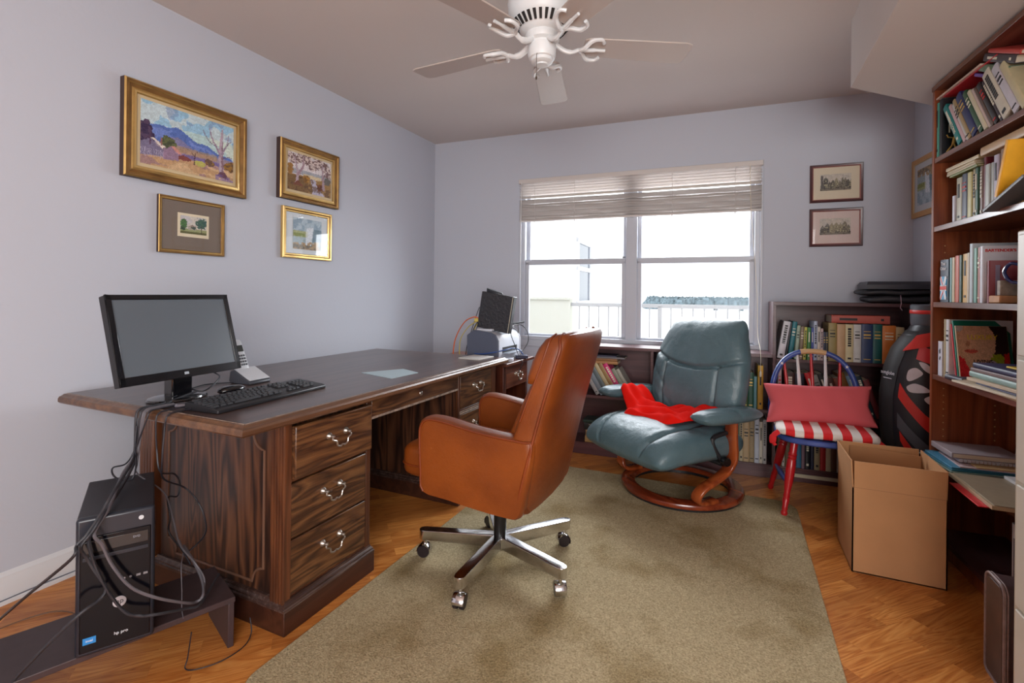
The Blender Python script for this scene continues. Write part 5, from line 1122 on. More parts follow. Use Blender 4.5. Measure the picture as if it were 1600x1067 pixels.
gpatch('side_pocket', lambda u, v: (-70 + u * (116 - 8 * math.sin(math.pi * v)) - 0, .08 + v * .92), BAGS, .003, 20, 20)
gpatch('stripe', lambda u, v: (48 + u * 70, .655 - u * .26 + v * .075 - .02 * u), BAGR, .004)
gpatch('stripe', lambda u, v: (50 + u * 70, .43 - u * .40 + v * (.05 + .08 * u)), BAGR, .004)
gpatch('pocket_panel', lambda u, v: (47 + u * 65, .50 - u * .24 + v * .075), BAGG, .006)
gpatch('shoulder_stripe', lambda u, v: (38 + u * 42 + v * 10, .925 + v * .085 - (1 - u) * .03), BAGR, .005)
gpatch('shoulder_panel', lambda u, v: (66 + u * 40, .86 + u * -.04 + v * .07), BAGP, .004, label='coral shoulder panel')
mb = MB()
mb.loft([[(3.426 + r * math.cos(t) * 1.0, 3.28 + r * .95 * math.sin(t), z) for t in [2 * math.pi * i / 32 for i in range(32)]] for z, r in ((1.028, .104), (1.04, .107), (1.10, .108), (1.135, .108), (1.14, .10))]); nk = mb.build('collar', BAGG, gb, smooth=40)
mb = MB(); mb.loft([[(3.426 + r * math.cos(t), 3.28 + r * .95 * math.sin(t), z) for t in [2 * math.pi * i / 32 for i in range(32)]] for z, r in ((1.09, .1085), (1.092, .110), (1.108, .110), (1.11, .1085))], False); mb.build('collar_band', BAGR, nk, smooth=40)
def leaf(pts, name='emblem_leaf'):
    """white shape given as (theta,z) outline, fan filled on the bag surface"""
    P = smoothpath([(a, b, 0) for a, b in pts], 5, closed=True); c = sum(P, Vector()) / len(P); mb = MB(); rings = []
    for k in (.999, .66, .33, .02): rings.append([gsurf(c.x + (p.x - c.x) * k, c.y + (p.y - c.y) * k, .0055) for p in P])
    mb.loft(rings, False); mb.build(name, BAGW, gb, smooth=60)
leaf([(60, .80), (70, .815), (80, .79), (74, .765), (63, .745), (58, .76)]); leaf([(60, .715), (70, .735), (82, .725), (90, .70), (80, .69), (66, .69)]); leaf([(72, .845), (84, .835), (96, .78), (88, .79), (80, .81)]); leaf([(84, .66), (92, .68), (98, .66), (92, .63)])
pt = gsurf(22, .775, .0125); tn = (gsurf(25, .775) - gsurf(19, .775)).normalized()
text_part('side_lettering', 'sunglobe', .028, BAGW, gb, frame_M(pt - Vector((3.37, 3.28, 0)), tn, (0, 0, 1)), sx=1.0)
mb = MB(); p1 = gsurf(24, .745, .0125); mb.box(-.03, .03, 0, .004, 0, .001); o_ = mb.build('side_lettering_line', BAGW, gb, M=frame_M(p1, tn, (0, 0, 1)))

# ================================================================== LEATHER CASE, CABINET
SUIT = leather('case_leather', (78, 56, 58), (58, 40, 42), .45); SEDG = mat('case_edge', (134, 112, 110), .5, var=.2, vscale=60); SFACE = mat('case_face', (76, 50, 38), .5, var=.3, vscale=14)
su = thing('leather_case', 'dark brown stitched leather case standing on end in front of the tall bookcase', 'case', (3.27, 1.985, 0), world=True)
mb = MB(); ol = rrect(1.925, 2.045, .003, .316, (.02, .02, .03, .03), 6); mb.prism(ol, 'x', 3.196, 3.345); mb.build('shell', SUIT, su, bevel=.004)
mb = MB()
mb.tube([(3.196, y, z) for y, z in ol], .0045, 8, closed=True); mb.tube([(3.203, 1.985 + (y - 1.985) * 1.03, .16 + (z - .16) * 1.012) for y, z in ol], .0025, 6, closed=True); mb.build('stitched_edge', SEDG, su)
mb = MB(); mb.prism([(1.985 + (y - 1.985) * .84, .16 + (z - .16) * .93) for y, z in ol], 'x', 3.1935, 3.197); mb.build('face_panel', SFACE, su, bevel=.001)
CAB = mat('cabinet_putty', (190, 178, 158), .45); CABL = mat('cabinet_light', (206, 198, 184), .45)
fc = thing('filing_cabinet', 'tall putty coloured metal filing cabinet at the right edge of the photo', 'cabinet', (3.37, 1.42, 0), world=True)
mb = MB(); mb.box(3.142, 3.60, 1.10, 1.738, .0, 1.352); mb.build('body', CAB, fc, bevel=.004)
for i in range(4): mb = MB(); z0 = .05 + i * .325; mb.box(3.134, 3.142, 1.12, 1.712, z0, z0 + .315); d = mb.build('drawer', CABL, fc, bevel=.003); mb = MB(); mb.box(3.118, 3.134, 1.37, 1.47, z0 + .22, z0 + .235); mb.build('handle', NICKEL, d, bevel=.003)

# ================================================================== BOOKCASES
MAR = wood('maroon_wood', [(0.1, (62, 32, 38)), (.5, (78, 44, 48)), (.9, (92, 56, 58))], 'x', .4, across=18, rings=3, fine=.6)
lb = thing('low_bookcase', 'long low dark maroon bookcase with a taller section along the window wall', 'bookcase', tuple(bw(2.0, .13, 0)), A3)
LM = Matrix.Translation((-2.0, .13, 0))
def lbox(name, *bs, bevel=.0015, m=MAR, par=None):
    mb = MB()
    for b in bs: mb.box(b[0], b[1], -b[3], -b[2], b[4], b[5])
    return mb.build(name, m, par or lb, M=LM, bevel=bevel)
FO, BO = .2635, .012
S_L, S_T, S_R = 1.30, 2.674, 3.44
lbox('top_board', (S_L, S_T, BO, FO + .004, .778, .80)); lbox('top_board', (S_T, S_R, BO, FO + .004, 1.118, 1.14))
for s_, h in ((S_L, .778), (1.912, .778), (2.44, .778), (S_T, 1.12), (S_R - .02, 1.12)): lbox('upright', (s_, s_ + .02, BO, FO, 0, h))
lbox('back_panel', (S_L, S_T, BO, BO + .006, .06, .79)); lbox('back_panel', (S_T, S_R, BO, BO + .006, .06, 1.13))
for a, b in ((S_L + .02, 1.912), (1.932, 2.44), (2.46, S_T)): lbox('shelf', (a, b, BO + .006, FO - .002, .415, .437)); lbox('bottom_board', (a, b, BO + .006, FO - .002, .062, .084))
lbox('shelf', (S_T + .02, S_R - .02, BO + .006, FO - .002, .755, .775)); lbox('shelf', (S_T + .02, S_R - .02, BO + .006, FO - .002, .415, .437)); lbox('bottom_board', (S_T + .02, S_R - .02, BO + .006, FO - .002, .062, .084))
lbox('kick_board', (S_L, S_R, FO - .01, FO + .002, 0, .075)); lbox('kick_strip', (2.715, S_R, FO + .0015, FO + .008, .030, .052), m=mat('strip_cream', (196, 186, 160), .5))

TW_V = wood('tall_case_wood', [(0.1, (96, 42, 22)), (.5, (132, 66, 36)), (.9, (156, 88, 52))], 'z', .3, across=10, along=.7, rings=5, fine=.5, coat=.25)
TW_H = wood('tall_case_shelf', [(0.1, (84, 46, 34)), (.5, (112, 68, 52)), (.9, (138, 92, 74))], 'x', .3, across=14, rings=4, fine=.5, coat=.25)
B0 = Vector((3.311, 2.962, 0)); BRZ = R(-85.5)
tb = thing('tall_bookcase', 'tall reddish brown bookcase filling the right side of the photo', 'bookcase', tuple(B0), BRZ)
BD = .285; BL = 1.04; BH = 2.178
def tbox(name, *b, m=TW_V, par=None, bevel=.0015, label=None): mb = MB(); mb.box(*b); return mb.build(name, m, par or tb, bevel=bevel, label=label)
sp1 = tbox('side_panel', 0, .022, 0, BD, 0, BH); tbox('side_panel', BL, BL + .022, 0, BD, 0, BH); tbox('back_panel', .022, BL, BD - .008, BD, .05, BH)
tbox('top_board', .0, BL + .022, -.004, BD, BH - .022, BH, m=TW_H)
SH = [1.835, 1.51, 1.155, .815]
for z_ in SH: tbox('shelf', .022, BL, .002, BD - .008, z_ - .024, z_, m=TW_H)
tbox('shelf', .022, BL, .01, BD - .008, .396, .418, m=TW_H); tbox('bottom_board', .022, BL, .0, BD - .008, .068, .09, m=wood('tall_case_bottom', [(0, (58, 34, 36)), (1, (82, 52, 52))], 'x', .4)); tbox('kick_board', .022, BL, .02, .032, 0, .068)
mb = MB()
for z_ in [.46 + .032 * i for i in range(10)] + [.9 + .032 * i for i in range(6)] + [1.26 + .032 * i for i in range(6)]:
    for y_ in (.045, .235): mb.lathe([(0, .0006), (.003, .0006), (.003, 0)], (.022, y_, z_), (1, 0, 0), 8)
mb.build('shelf_pin_holes', mat('brass_pin', (196, 160, 110), .4, .5), sp1, smooth=0)

# ================================================================== BOOKS
PAGES = mat('book_pages', (214, 204, 184), .85)
_bm = {}
def cmat(c):
    if c not in _bm: _bm[c] = mat('cover_%d_%d_%d' % c, c, .45, var=.06, vscale=30)
    return _bm[c]
INK_L = mat('ink_light', (226, 220, 200), .5); INK_D = mat('ink_dark', (30, 28, 30), .5); INK_G = mat('ink_gold', (206, 170, 90), .4, .3); INK_R = mat('ink_red', (196, 40, 38), .5)
def bookM(loc, rz, lean=0.0, flat=False, tw=0.0):
    m = Matrix.Translation(loc) @ Matrix.Rotation(rz + tw, 4, 'Z')
    if flat: m = m @ Matrix.Rotation(R(-90), 4, 'Y')        # thickness upwards
    return m @ Matrix.Rotation(R(lean), 4, 'Y')
bseed = random.Random(21)
def make_book(M, t, h, d, c, label, group, ink=None, soft=False, name='book', cat='book', bars=None):
    mb = MB(); cv = .0025 if not soft else .0012; ov = .003 if not soft else 0.0
    # rounded spine with two boards
    n = 6; bul = .0035 if not soft and t > .015 else .0008
    out = [(t / 2 - t / 2 * math.cos(math.pi * i / n), -bul * math.sin(math.pi * i / n)) for i in range(n + 1)]
    poly = [(0, d)] + out + [(t, d), (t - cv, d), (t - cv, cv), (cv, cv), (cv, d)]
    mb.prism(poly, 'z', 0, h)
    o = mb.build(name, cmat(c), None, smooth=40); o.matrix_world = M; tag(o, label, cat, group)
    mb = MB(); mb.box(cv, t - cv, cv, d - ov, ov, h - ov); mb.build('pages', PAGES, o, smooth=0)
    if ink and t > .009:
        mb = MB(); r = bseed
        kind = r.random(); w = t * .62; x0 = (t - w) / 2; yb = -bul - .0012
        segs = []
        if kind < .4:
            segs = [(h * .80, h * .815), (h * .70, h * .74), (h * .63, h * .655), (h * .08, h * .10)]
        elif kind < .75:
            z = h * .9
            while z > h * .42: l = r.uniform(.006, .014); segs.append((z - l, z)); z -= l + .004
            segs.append((h * .07, h * .12)); w = t * .42; x0 = (t - w) / 2
        else: segs = [(h * .55, h * .86), (h * .1, h * .15)]; w = t * .3; x0 = (t - w) / 2
        m2 = MB(); a, b = segs.pop(); m2.box(x0, x0 + w, yb, .001, a, b); m2.build('publisher_mark', ink, o, smooth=0)
        for a, b in segs: mb.box(x0, x0 + w, yb, .001, a, b)
        mb.build('spine_lettering', ink, o, smooth=0)
    return o
def row(F, rz, x, y, z, items, phrase, group, lastx=None):
    """items: (desc, colour, thickness, height, depth, lean, ink, gap)"""
    prev = None; out = []
    items = [tuple(i) + (None,) * (8 - len(i)) for i in items]
    for k, (desc, c, t, h, d, lean, ink, gap) in enumerate(items):
        lean = lean or 0; b = R(lean)
        if gap: x += gap
        if prev is not None:
            pb, ph = prev; dx = min(ph, h) * (math.sin(pb) - math.sin(b))
            if dx > 0: x += dx * (1.0)
        lift = t * math.sin(b) if b > 0 else 0
        loc = F @ Vector((x, y + bseed.uniform(0, .006), z + lift + .0004))
        P = items[k - 1][0] if k else None; N = items[k + 1][0] if k + 1 < len(items) else None
        if P and N: lab = f'{desc} book between the {P} and {N} ones, {phrase}'
        elif N: lab = f'{desc} book at left end beside the {N} one, {phrase}'
        else: lab = f'{desc} book at right end beside the {P} one, {phrase}'
        out.append(make_book(bookM(loc, rz, lean), t, h, d, c, lab, group, ink))
        x += t / math.cos(b) + .0006; prev = (b, h)
    return out
FL = Matrix.Translation(K0) @ Matrix.Rotation(A3, 4, 'Z')   # low shelf frame, y negative towards the room
yf = -FO + .012
W_, K_ = INK_L, INK_D
row(FL, A3, 2.700, yf, .775, [
 ('glossy white', (206, 206, 212), .040, .240, .16, 9, K_), ('thin black', (26, 28, 36), .010, .236, .16, 8, None), ('teal', (30, 112, 122), .026, .24, .16, 7, W_), ('pale green', (158, 178, 160), .02, .216, .15, 4, K_),
 ('brown patterned', (128, 112, 92), .021, .21, .15, 3, W_), ('lime yellow', (188, 186, 84), .015, .206, .14, 2, K_), ('leaf green', (62, 126, 66), .02, .205, .14, 1, W_), ('royal blue', (52, 72, 148), .013, .205, .14, 0, W_),
 ('tall pale blue', (176, 188, 210), .020, .246, .15, 0, K_), ('off-white', (206, 200, 192), .017, .21, .14, 0, K_), ('pinkish grey', (186, 166, 170), .014, .2, .14, 0, K_), ('dark blue', (30, 40, 70), .012, .18, .13, 0, INK_G), ('black-gold', (36, 34, 30), .014, .18, .13, 0, INK_G),
 ('olive gold', (150, 134, 84), .044, .238, .17, 0, K_), ('tan', (190, 156, 118), .044, .232, .17, 0, None), ('cream', (204, 192, 152), .042, .232, .17, 0, K_), ('matt white', (200, 200, 198), .040, .232, .17, 0, K_), ('navy blue', (38, 56, 96), .058, .236, .18, 0, INK_G), ('dark teal', (14, 84, 82), .048, .236, .18, 0, INK_G), ('orange', (206, 120, 52), .066, .23, .18, 0, W_), ('pale buff', (190, 172, 130), .04, .222, .17, 0, K_)],
 'tall section, upper shelf', 'books on the upper shelf of the tall section')
make_book(bookM(FL @ Vector((3.30, yf + .004, 1.0145)), A3, 0, True), .048, .30, .17, (176, 82, 70), 'faded red book lying flat on top of the standing row, upper shelf', 'books on the upper shelf of the tall section', INK_D)
row(FL, A3, 2.708, yf, .437, [
 ('red-white', (196, 176, 176), .020, .275, .15, 0, INK_R), ('dark brown', (62, 38, 34), .052, .25, .17, 0, W_, .022), ('charcoal', (46, 48, 58), .052, .25, .17, 0, None), ('scarlet', (196, 34, 36), .032, .262, .16, -17, W_), ('grey floral', (150, 150, 144), .036, .25, .16, -18, K_),
 ('black-white', (36, 34, 36), .030, .262, .16, -18, W_), ('speckled brown', (84, 52, 46), .04, .235, .16, -17, W_), ('rust brown', (116, 62, 44), .034, .24, .16, -17, None), ('mustard brown', (140, 98, 44), .034, .275, .16, -19, None), ('sky blue', (128, 166, 192), .042, .262, .17, -19, W_), ('blackish teal', (26, 46, 54), .032, .262, .16, -18, W_), ('dark red', (110, 38, 42), .03, .24, .16, -18, None)],
 'tall section, middle shelf', 'books on the middle shelf of the tall section')
row(FL, A3, 2.705, yf, .084, [
 ('dull brown', (96, 80, 60), .028, .25, .16, 0, None), ('plain white', (196, 192, 186), .016, .24, .15, 0, K_), ('olive brown', (96, 76, 48), .034, .28, .16, 0, None), ('salmon tan', (176, 132, 104), .030, .275, .16, 0, None), ('steel blue', (52, 110, 142), .028, .285, .16, 0, None), ('mauve', (126, 100, 112), .018, .27, .16, 0, None),
 ('black', (22, 22, 28), .030, .285, .16, 0, W_), ('blackish navy', (26, 30, 54), .02, .28, .16, 0, None), ('beige', (156, 142, 110), .032, .27, .16, 0, K_), ('crimson', (168, 34, 38), .03, .285, .16, 0, None), ('ivory', (186, 178, 150), .028, .27, .16, 0, None), ('umber', (90, 60, 44), .03, .27, .16, 0, None), ('pale grey', (180, 178, 176), .032, .28, .16, 0, K_), ('charcoal brown', (66, 56, 52), .03, .28, .16, 0, W_), ('chalk white', (200, 198, 194), .03, .29, .16, 0, K_), ('dusty brown', (120, 96, 78), .03, .28, .16, 0, K_), ('lead grey', (140, 138, 136), .03, .27, .16, 0, K_)],
 'tall section, bottom shelf', 'books on the bottom shelf of the tall section')
row(FL, A3, 2.47, yf, .437, [
 ('wine red', (106, 38, 44), .030, .22, .15, 0, None), ('moss green', (70, 88, 52), .032, .23, .15, 0, INK_G), ('bottle green', (28, 78, 58), .034, .235, .15, 0, INK_G), ('pale teal', (104, 150, 156), .018, .21, .14, 0, None), ('golden yellow', (198, 152, 52), .032, .285, .16, 0, K_, .004)],
 'middle shelf right of recliner', 'books on the middle shelf right of the recliner')
row(FL, A3, 2.472, yf, .084, [
 ('thin green', (60, 88, 70), .012, .27, .15, 0, None), ('cream speckled', (176, 162, 132), .022, .275, .15, 0, K_), ('sandy', (170, 146, 112), .036, .265, .16, 0, K_), ('dun brown', (146, 128, 98), .03, .272, .16, 0, K_), ('light blue', (178, 184, 196), .028, .305, .16, 0, K_), ('bone white', (196, 190, 176), .02, .27, .15, 0, K_), ('light grey', (170, 168, 168), .022, .285, .15, 0, K_)],
 'bottom shelf right of recliner', 'books on the bottom shelf right of the recliner')
row(FL, A3, 1.33, yf, .437, [
 ('walnut brown', (90, 60, 44), .04, .225, .15, 0, None), ('dark olive', (70, 66, 50), .04, .225, .15, 0, None), ('ash grey', (146, 144, 146), .028, .25, .15, -31, K_), ('bluish grey', (120, 130, 142), .034, .25, .15, -31, None), ('slate', (98, 110, 114), .032, .26, .15, -31, None), ('pale sand', (184, 168, 130), .028, .262, .15, -31, None), ('camel', (156, 126, 82), .03, .262, .15, -31, None), ('hot pink', (204, 40, 110), .034, .262, .15, -31, W_), ('sage', (136, 142, 124), .028, .225, .15, -31, None), ('stone', (158, 154, 142), .026, .225, .15, -31, None)],
 'middle shelf left of recliner', 'books on the middle shelf left of the recliner')
zz = .668
for desc, c, t, L, s_ in (('tan', (166, 122, 78), .022, .20, 1.68), ('caramel brown', (140, 98, 62), .018, .19, 1.675), ('grey-backed', (110, 108, 112), .012, .23, 1.73), ('thin navy', (44, 50, 74), .010, .18, 1.67)):
    make_book(bookM(FL @ Vector((s_, yf + .008, zz)), A3, 0, True), t, L, .14, c, f'{desc} book lying flat above the leaning row, middle shelf left of recliner', 'flat books left of the recliner'); zz += t + .0006
zz = .0845
for desc, c, t, L, ink in (('lowest sandy', (168, 134, 88), .046, .155, None), ('second sandy', (158, 124, 82), .044, .15, None), ('black lettered', (28, 28, 32), .05, .16, None), ('thin dark green', (42, 66, 62), .022, .17, None)):
    o = make_book(bookM(FL @ Vector((1.60, yf + .006, zz)), A3, 0, True), t, L, .14, c, f'{desc} book lying flat in the pile, bottom shelf left of recliner', 'flat books on the bottom shelf left of the recliner')
    if desc == 'black lettered': text_part('spine_lettering', 'TUCK', .04, W_ and INK_L, o, frame_M((t * .5, -.0045, L * .45), (0, 0, -1), (1, 0, 0)))
    zz += t + .0006
# ---- tall bookcase rows
FT = Matrix.Translation(B0) @ Matrix.Rotation(BRZ, 4, 'Z')
g1 = 'books on the top shelf of the tall bookcase'
r1 = row(FT, BRZ, .026, .008, 1.835, [
 ('jade green', (70, 150, 132), .022, .255, .17, 0, K_), ('black dancer', (20, 16, 22), .030, .262, .18, 0, None), ('teal lettered', (28, 126, 124), .034, .25, .18, -34, W_), ('pink-edged white', (206, 176, 178), .022, .24, .17, -34, None), ('clean white', (210, 208, 204), .018, .235, .17, -34, K_), ('sandy buff', (166, 142, 100), .022, .25, .18, -34, K_),
 ('navy', (36, 44, 92), .044, .255, .18, -34, INK_G), ('forest green', (44, 84, 52), .03, .25, .18, -34, W_), ('cream', (206, 196, 168), .02, .24, .17, -34, None), ('rose white', (200, 180, 172), .016, .24, .17, -34, None), ('umber', (92, 72, 60), .02, .235, .17, -34, None), ('coal black', (34, 28, 30), .026, .24, .18, -34, INK_R), ('dark plum', (60, 40, 48), .02, .24, .18, -34, W_), ('ivory jacketed', (206, 198, 180), .05, .262, .19, -34, K_), ('lilac white', (200, 196, 204), .04, .262, .19, -34, K_), ('pale straw', (200, 188, 150), .03, .25, .18, -34, None)],
 'top shelf of tall bookcase', g1)
CF = frame_M((0, 0, 0), (0, 1, 0), (0, 0, 1))    # cover lettering frame on the +x face
def onface(o, t, name, body, size, y, z, m, **k): M_ = CF.copy(); M_.translation = Vector((t + .0006, y, z)); return text_part(name, body, size, m, o, M_, **k)
bk = r1[1]
onface(bk, .03, 'cover_lettering', 'A MAD', .030, .075, .225, INK_L); onface(bk, .03, 'cover_lettering', 'M A', .055, .062, .17, INK_L); onface(bk, .03, 'cover_lettering', 'FILM', .055, .072, .118, INK_L)
for yy in (.035, .11):
    mb = MB(); q = lambda a, b: (.0307, yy + a, .012 + b)
    mb.tube([q(-.02, 0), q(0, .03), q(.005, .06)], .004, 6); mb.tube([q(.02, .0), q(.01, .028), q(.005, .04)], .004, 6); mb.tube([q(.005, .035), q(.01, .065), q(.012, .07)], .0065, 6); mb.tube([q(.01, .062), q(.035, .058), q(.042, .068)], .003, 6); mb.tube([q(.01, .062), q(-.015, .068), q(-.02, .08)], .003, 6); mb.lathe([(.0, .008), (.006, .004), (.008, -.002), (.004, -.008)], q(.014, .085), (0, .2, 1), 8)
    mb.build('golden_figure', INK_G, bk)
onface_sp = frame_M((.017, -.0045, .125), (0, 0, -1), (1, 0, 0)); text_part('spine_title', 'APPLETONS', .022, INK_L, r1[2], onface_sp)
def flatitem(name, label, cat, x0, x1, y0, y1, z0, z1, m, rot=0, group=None, tilt=0, F=FT, rz=BRZ, bev=.0008):
    mb = MB(); w, d = (x1 - x0) / 2, (y1 - y0) / 2; mb.box(-w, w, -d, d, 0, z1 - z0); o = mb.build(name, m, bevel=bev)
    o.matrix_world = Matrix.Translation(F @ Vector(((x0 + x1) / 2, (y0 + y1) / 2, z0))) @ Matrix.Rotation(rz + R(rot), 4, 'Z') @ Matrix.Rotation(R(tilt), 4, 'Y'); return tag(o, label, cat, group)
flatitem('folder', 'red folder lying flat under the pale board, top shelf of tall bookcase', 'folder', .075, .50, .01, .24, 2.1015, 2.107, mat('folder_red', (190, 40, 48), .4), 0)
flatitem('flat_board', 'pale pink board lying flat on the highest shelf just under the bookcase top', 'board', .026, .40, .004, .235, 2.1085, 2.116, mat('board_pale', (206, 180, 164), .7), 0)
zt = 2.10
for i, (desc, c, t) in enumerate((('purple edged', (110, 84, 160), .012), ('grey green', (104, 128, 104), .028), ('dark lettered', (74, 68, 72), .03), ('coral red', (196, 74, 66), .016))):
    o = make_book(bookM(FT @ Vector((.53 + i * .035, .015, 1.995 + i * .006 + (0, .0, .018, .030)[i])), BRZ, -64), t, .22, .18, c, f'{desc} book slumped on top of the leaning row, top shelf of tall bookcase', 'slumped books on the top shelf', W_ if i == 2 else None)
g2 = 'books on the second shelf of the tall bookcase'
row(FT, BRZ, .115, .035, 1.51, [
 ('narrow white', (198, 196, 206), .024, .125, .12, 0, None), ('cream jacketed', (176, 168, 142), .048, .198, .16, 0, K_), ('blue-rust', (60, 62, 84), .044, .205, .16, 0, INK_R), ('thin black', (26, 24, 30), .010, .2, .16, 0, None), ('pale yellow', (196, 188, 128), .036, .2, .16, 0, None), ('buff', (186, 166, 128), .022, .205, .16, 0, K_), ('dark green', (40, 86, 62), .026, .21, .16, 0, W_), ('brown mottled', (120, 88, 76), .026, .205, .16, 0, W_), ('maroon', (112, 30, 46), .022, .235, .16, 0, None), ('chalk white', (190, 196, 190), .034, .2, .16, 0, None), ('grey white', (168, 172, 166), .024, .2, .16, 0, None), ('purple white', (190, 182, 200), .034, .222, .16, 0, K_), ('tan woven', (156, 118, 88), .04, .235, .17, 0, K_), ('vermilion', (206, 70, 44), .05, .22, .17, 0, None), ('tawny', (150, 110, 60), .05, .22, .17, 0, None), ('moss', (90, 96, 60), .05, .22, .17, 0, None)],
 'second shelf of tall bookcase', g2)
zz = 1.7165
for desc, c, t, x0, L in (('olive', (120, 128, 60), .010, .35, .22), ('lowest cream', (186, 166, 128), .010, .34, .235), ('upper cream', (196, 178, 140), .010, .33, .23), ('thicker buff', (204, 186, 150), .014, .36, .25)):
    make_book(bookM(FT @ Vector((x0, .02, zz)), BRZ, 0, True, tw=R(bseed.uniform(-3, 3))), t, L, .16, c, f'{desc} booklet lying flat on the standing row, second shelf of tall bookcase', 'flat booklets on the second shelf'); zz += t + .0006
make_book(bookM(FT @ Vector((.80, .02, 1.7475)), BRZ, 0, True), .034, .42, .19, (186, 152, 112), 'tan box-like album lying flat near the ceiling of the second shelf, tall bookcase', g2)
o = make_book(bookM(FT @ Vector((.585, -.03, 1.55)), BRZ, 20), .022, .20, .15, (236, 170, 36), 'large bright yellow book leaning out of the second shelf of tall bookcase', g2)
o = make_book(bookM(FT @ Vector((.53, -.04, 1.5114)), BRZ, 72), .012, .25, .16, (92, 88, 88), 'grey magazine slumped at the edge of the second shelf of tall bookcase', g2, name='magazine', cat='magazine')
g3 = 'books on the third shelf of the tall bookcase'
uj = make_book(bookM(FT @ Vector((.045, .02, 1.1554)), BRZ), .078, .195, .16, (24, 34, 60), 'dark guide with a Union Jack on its spine, left end of third shelf', g3)
def spine_poly(par, pts, m, off, name='flag_panel'):
    mb = MB(); mb.prism(pts, 'y', -.0045 - off, .0); return mb.build(name, m, par, smooth=0)
fb_, fr_, fw_ = mat('flag_blue', (72, 160, 204), .5), mat('flag_red', (220, 50, 34), .5), mat('flag_white', (226, 226, 230), .5)
a0, a1, z0, z1 = .01, .068, .012, .118
fl = spine_poly(uj, [(a0, z0), (a1, z0), (a1, z1), (a0, z1)], fb_, 0)
for pts in ([(a0, z0), (a0 + .014, z0), (a1, z1 - .012), (a1, z1), (a1 - .014, z1), (a0, z0 + .012)], [(a1, z0), (a1, z0 + .012), (a0 + .014, z1), (a0, z1), (a0, z1 - .012), (a1 - .014, z0)], [(a0, .052), (a1, .052), (a1, .078), (a0, .078)]): spine_poly(uj, pts, fw_, .0006)
spine_poly(uj, [(a0, .057), (a1, .057), (a1, .073), (a0, .073)], fr_, .0012); spine_poly(uj, [(a0, z0), (a0 + .006, z0), (a1 - .022, .05), (a1 - .03, .05)], fr_, .0012); spine_poly(uj, [(a0 + .02, .08), (a0 + .028, .08), (a0 + .006, z1), (a0, z1)], fr_, .0012)
text_part('spine_lettering', 'That\nOther', .022, fw_, uj, frame_M((.039, -.0048, .165), (1, 0, 0), (0, 0, 1)))
r3 = row(FT, BRZ, .126, .022, 1.1554, [
 ('pale teal', (120, 160, 160), .022, .2, .15, 0, None), ('creamy', (198, 182, 150), .024, .2, .15, 0, None), ('coral', (196, 90, 62), .036, .205, .15, 0, None), ('deep green', (48, 72, 56), .024, .205, .15, 0, None), ('mustard', (206, 160, 82), .046, .208, .16, 0, K_), ('thin cream', (206, 196, 176), .016, .21, .16, 0, None), ('tall grey-white', (186, 194, 200), .026, .246, .2, 0, None), ('mint', (112, 164, 148), .026, .225, .18, 0, None), ('rust speckled', (170, 92, 80), .024, .225, .18, 0, W_)],
 'third shelf of tall bookcase', g3)
bt = make_book(bookM(FT @ Vector((.382, .020, 1.1554)), BRZ), .024, .228, .235, (208, 206, 214), 'large white book with red BARTENDER lettering facing out, third shelf of tall bookcase', g3)
onface(bt, .024, 'cover_lettering', "BARTENDER'S", .0155, .052, .209, INK_R, sx=1.0, bold=.0005)
ma = make_book(bookM(FT @ Vector((.409, .030, 1.1554)), BRZ), .02, .168, .2, (126, 28, 44), 'dark red book standing against the white cocktail book, third shelf of tall bookcase', g3)
mb = MB(); mb.box(.0195, .0208, .016, .030, .02, .15); mb.build('cover_stripe', mat('stripe_lilac', (150, 140, 164), .5), ma, smooth=0)
mb = MB(); mb.box(.0, .30, -.0, .15, 0, .006)
wb = thing('wood_ornament', 'small wooden block ornament with an upright plaque beside the blue jug', 'ornament', FT @ Vector((.475, .055, 1.1554)), BRZ)
mb = MB(); mb.box(-.035, .04, -.035, .045, 0, .030); mb.build('base', mat('block_wood', (190, 136, 92), .6, var=.15, vscale=20), wb, bevel=.005)
mb = MB(); mb.box(-.012, .012, -.02, .035, .030, .088); mb.build('plaque', mat('plaque_grey', (150, 134, 120), .6, var=.3, vscale=50), wb, bevel=.003)
jg = thing('glass_jug', 'pale blue glass jug with a dark blue handle at the right of the third shelf', 'jug', FT @ Vector((.575, .10, 1.1554)), BRZ)
mb = MB(); mb.lathe([(.02, 0), (.032, .002), (.03, .01), (.016, .02), (.018, .035), (.04, .06), (.05, .09), (.048, .115), (.038, .135), (.042, .15), (.039, .15), (.034, .135), (.044, .113), (.046, .09), (.036, .062), (.0, .042)], n=28); mb.build('jug_body', mat('jug_glass', (110, 158, 170), .12, coat=.5), jg)
mb = MB(); mb.tube(smoothpath([(-.03, -.03, .14), (-.055, -.05, .15), (-.075, -.06, .12), (-.06, -.05, .085), (-.035, -.03, .075)], 5), .006, 8); mb.build('handle', mat('jug_cobalt', (34, 40, 96), .15, coat=.5), jg)
g4 = 'books on the fourth shelf of the tall bookcase'
mb = MB()
o = make_book(bookM(FT @ Vector((.052, .012, .8154)), BRZ, 0), .038, .158, .02, (206, 204, 214), 'narrow white boxed card standing alone at the left of the fourth shelf', g4, soft=True, name='card_box', cat='card')
mb = MB(); mb.prism([(.016, .10), (.024, .105), (.022, .125), (.012, .115)], 'y', -.0022, -.0008); mb.prism([(.018, .07), (.026, .085), (.022, .09), (.014, .078)], 'y', -.0022, -.0008); mb.build('bird_print', INK_D, o, smooth=0)
r4 = row(FT, BRZ, .105, .012, .8154, [('buff tall', (170, 150, 112), .022, .262, .2, 0, None), ('white lettered', (206, 204, 206), .028, .262, .22, 0, K_)], 'fourth shelf of tall bookcase', g4)
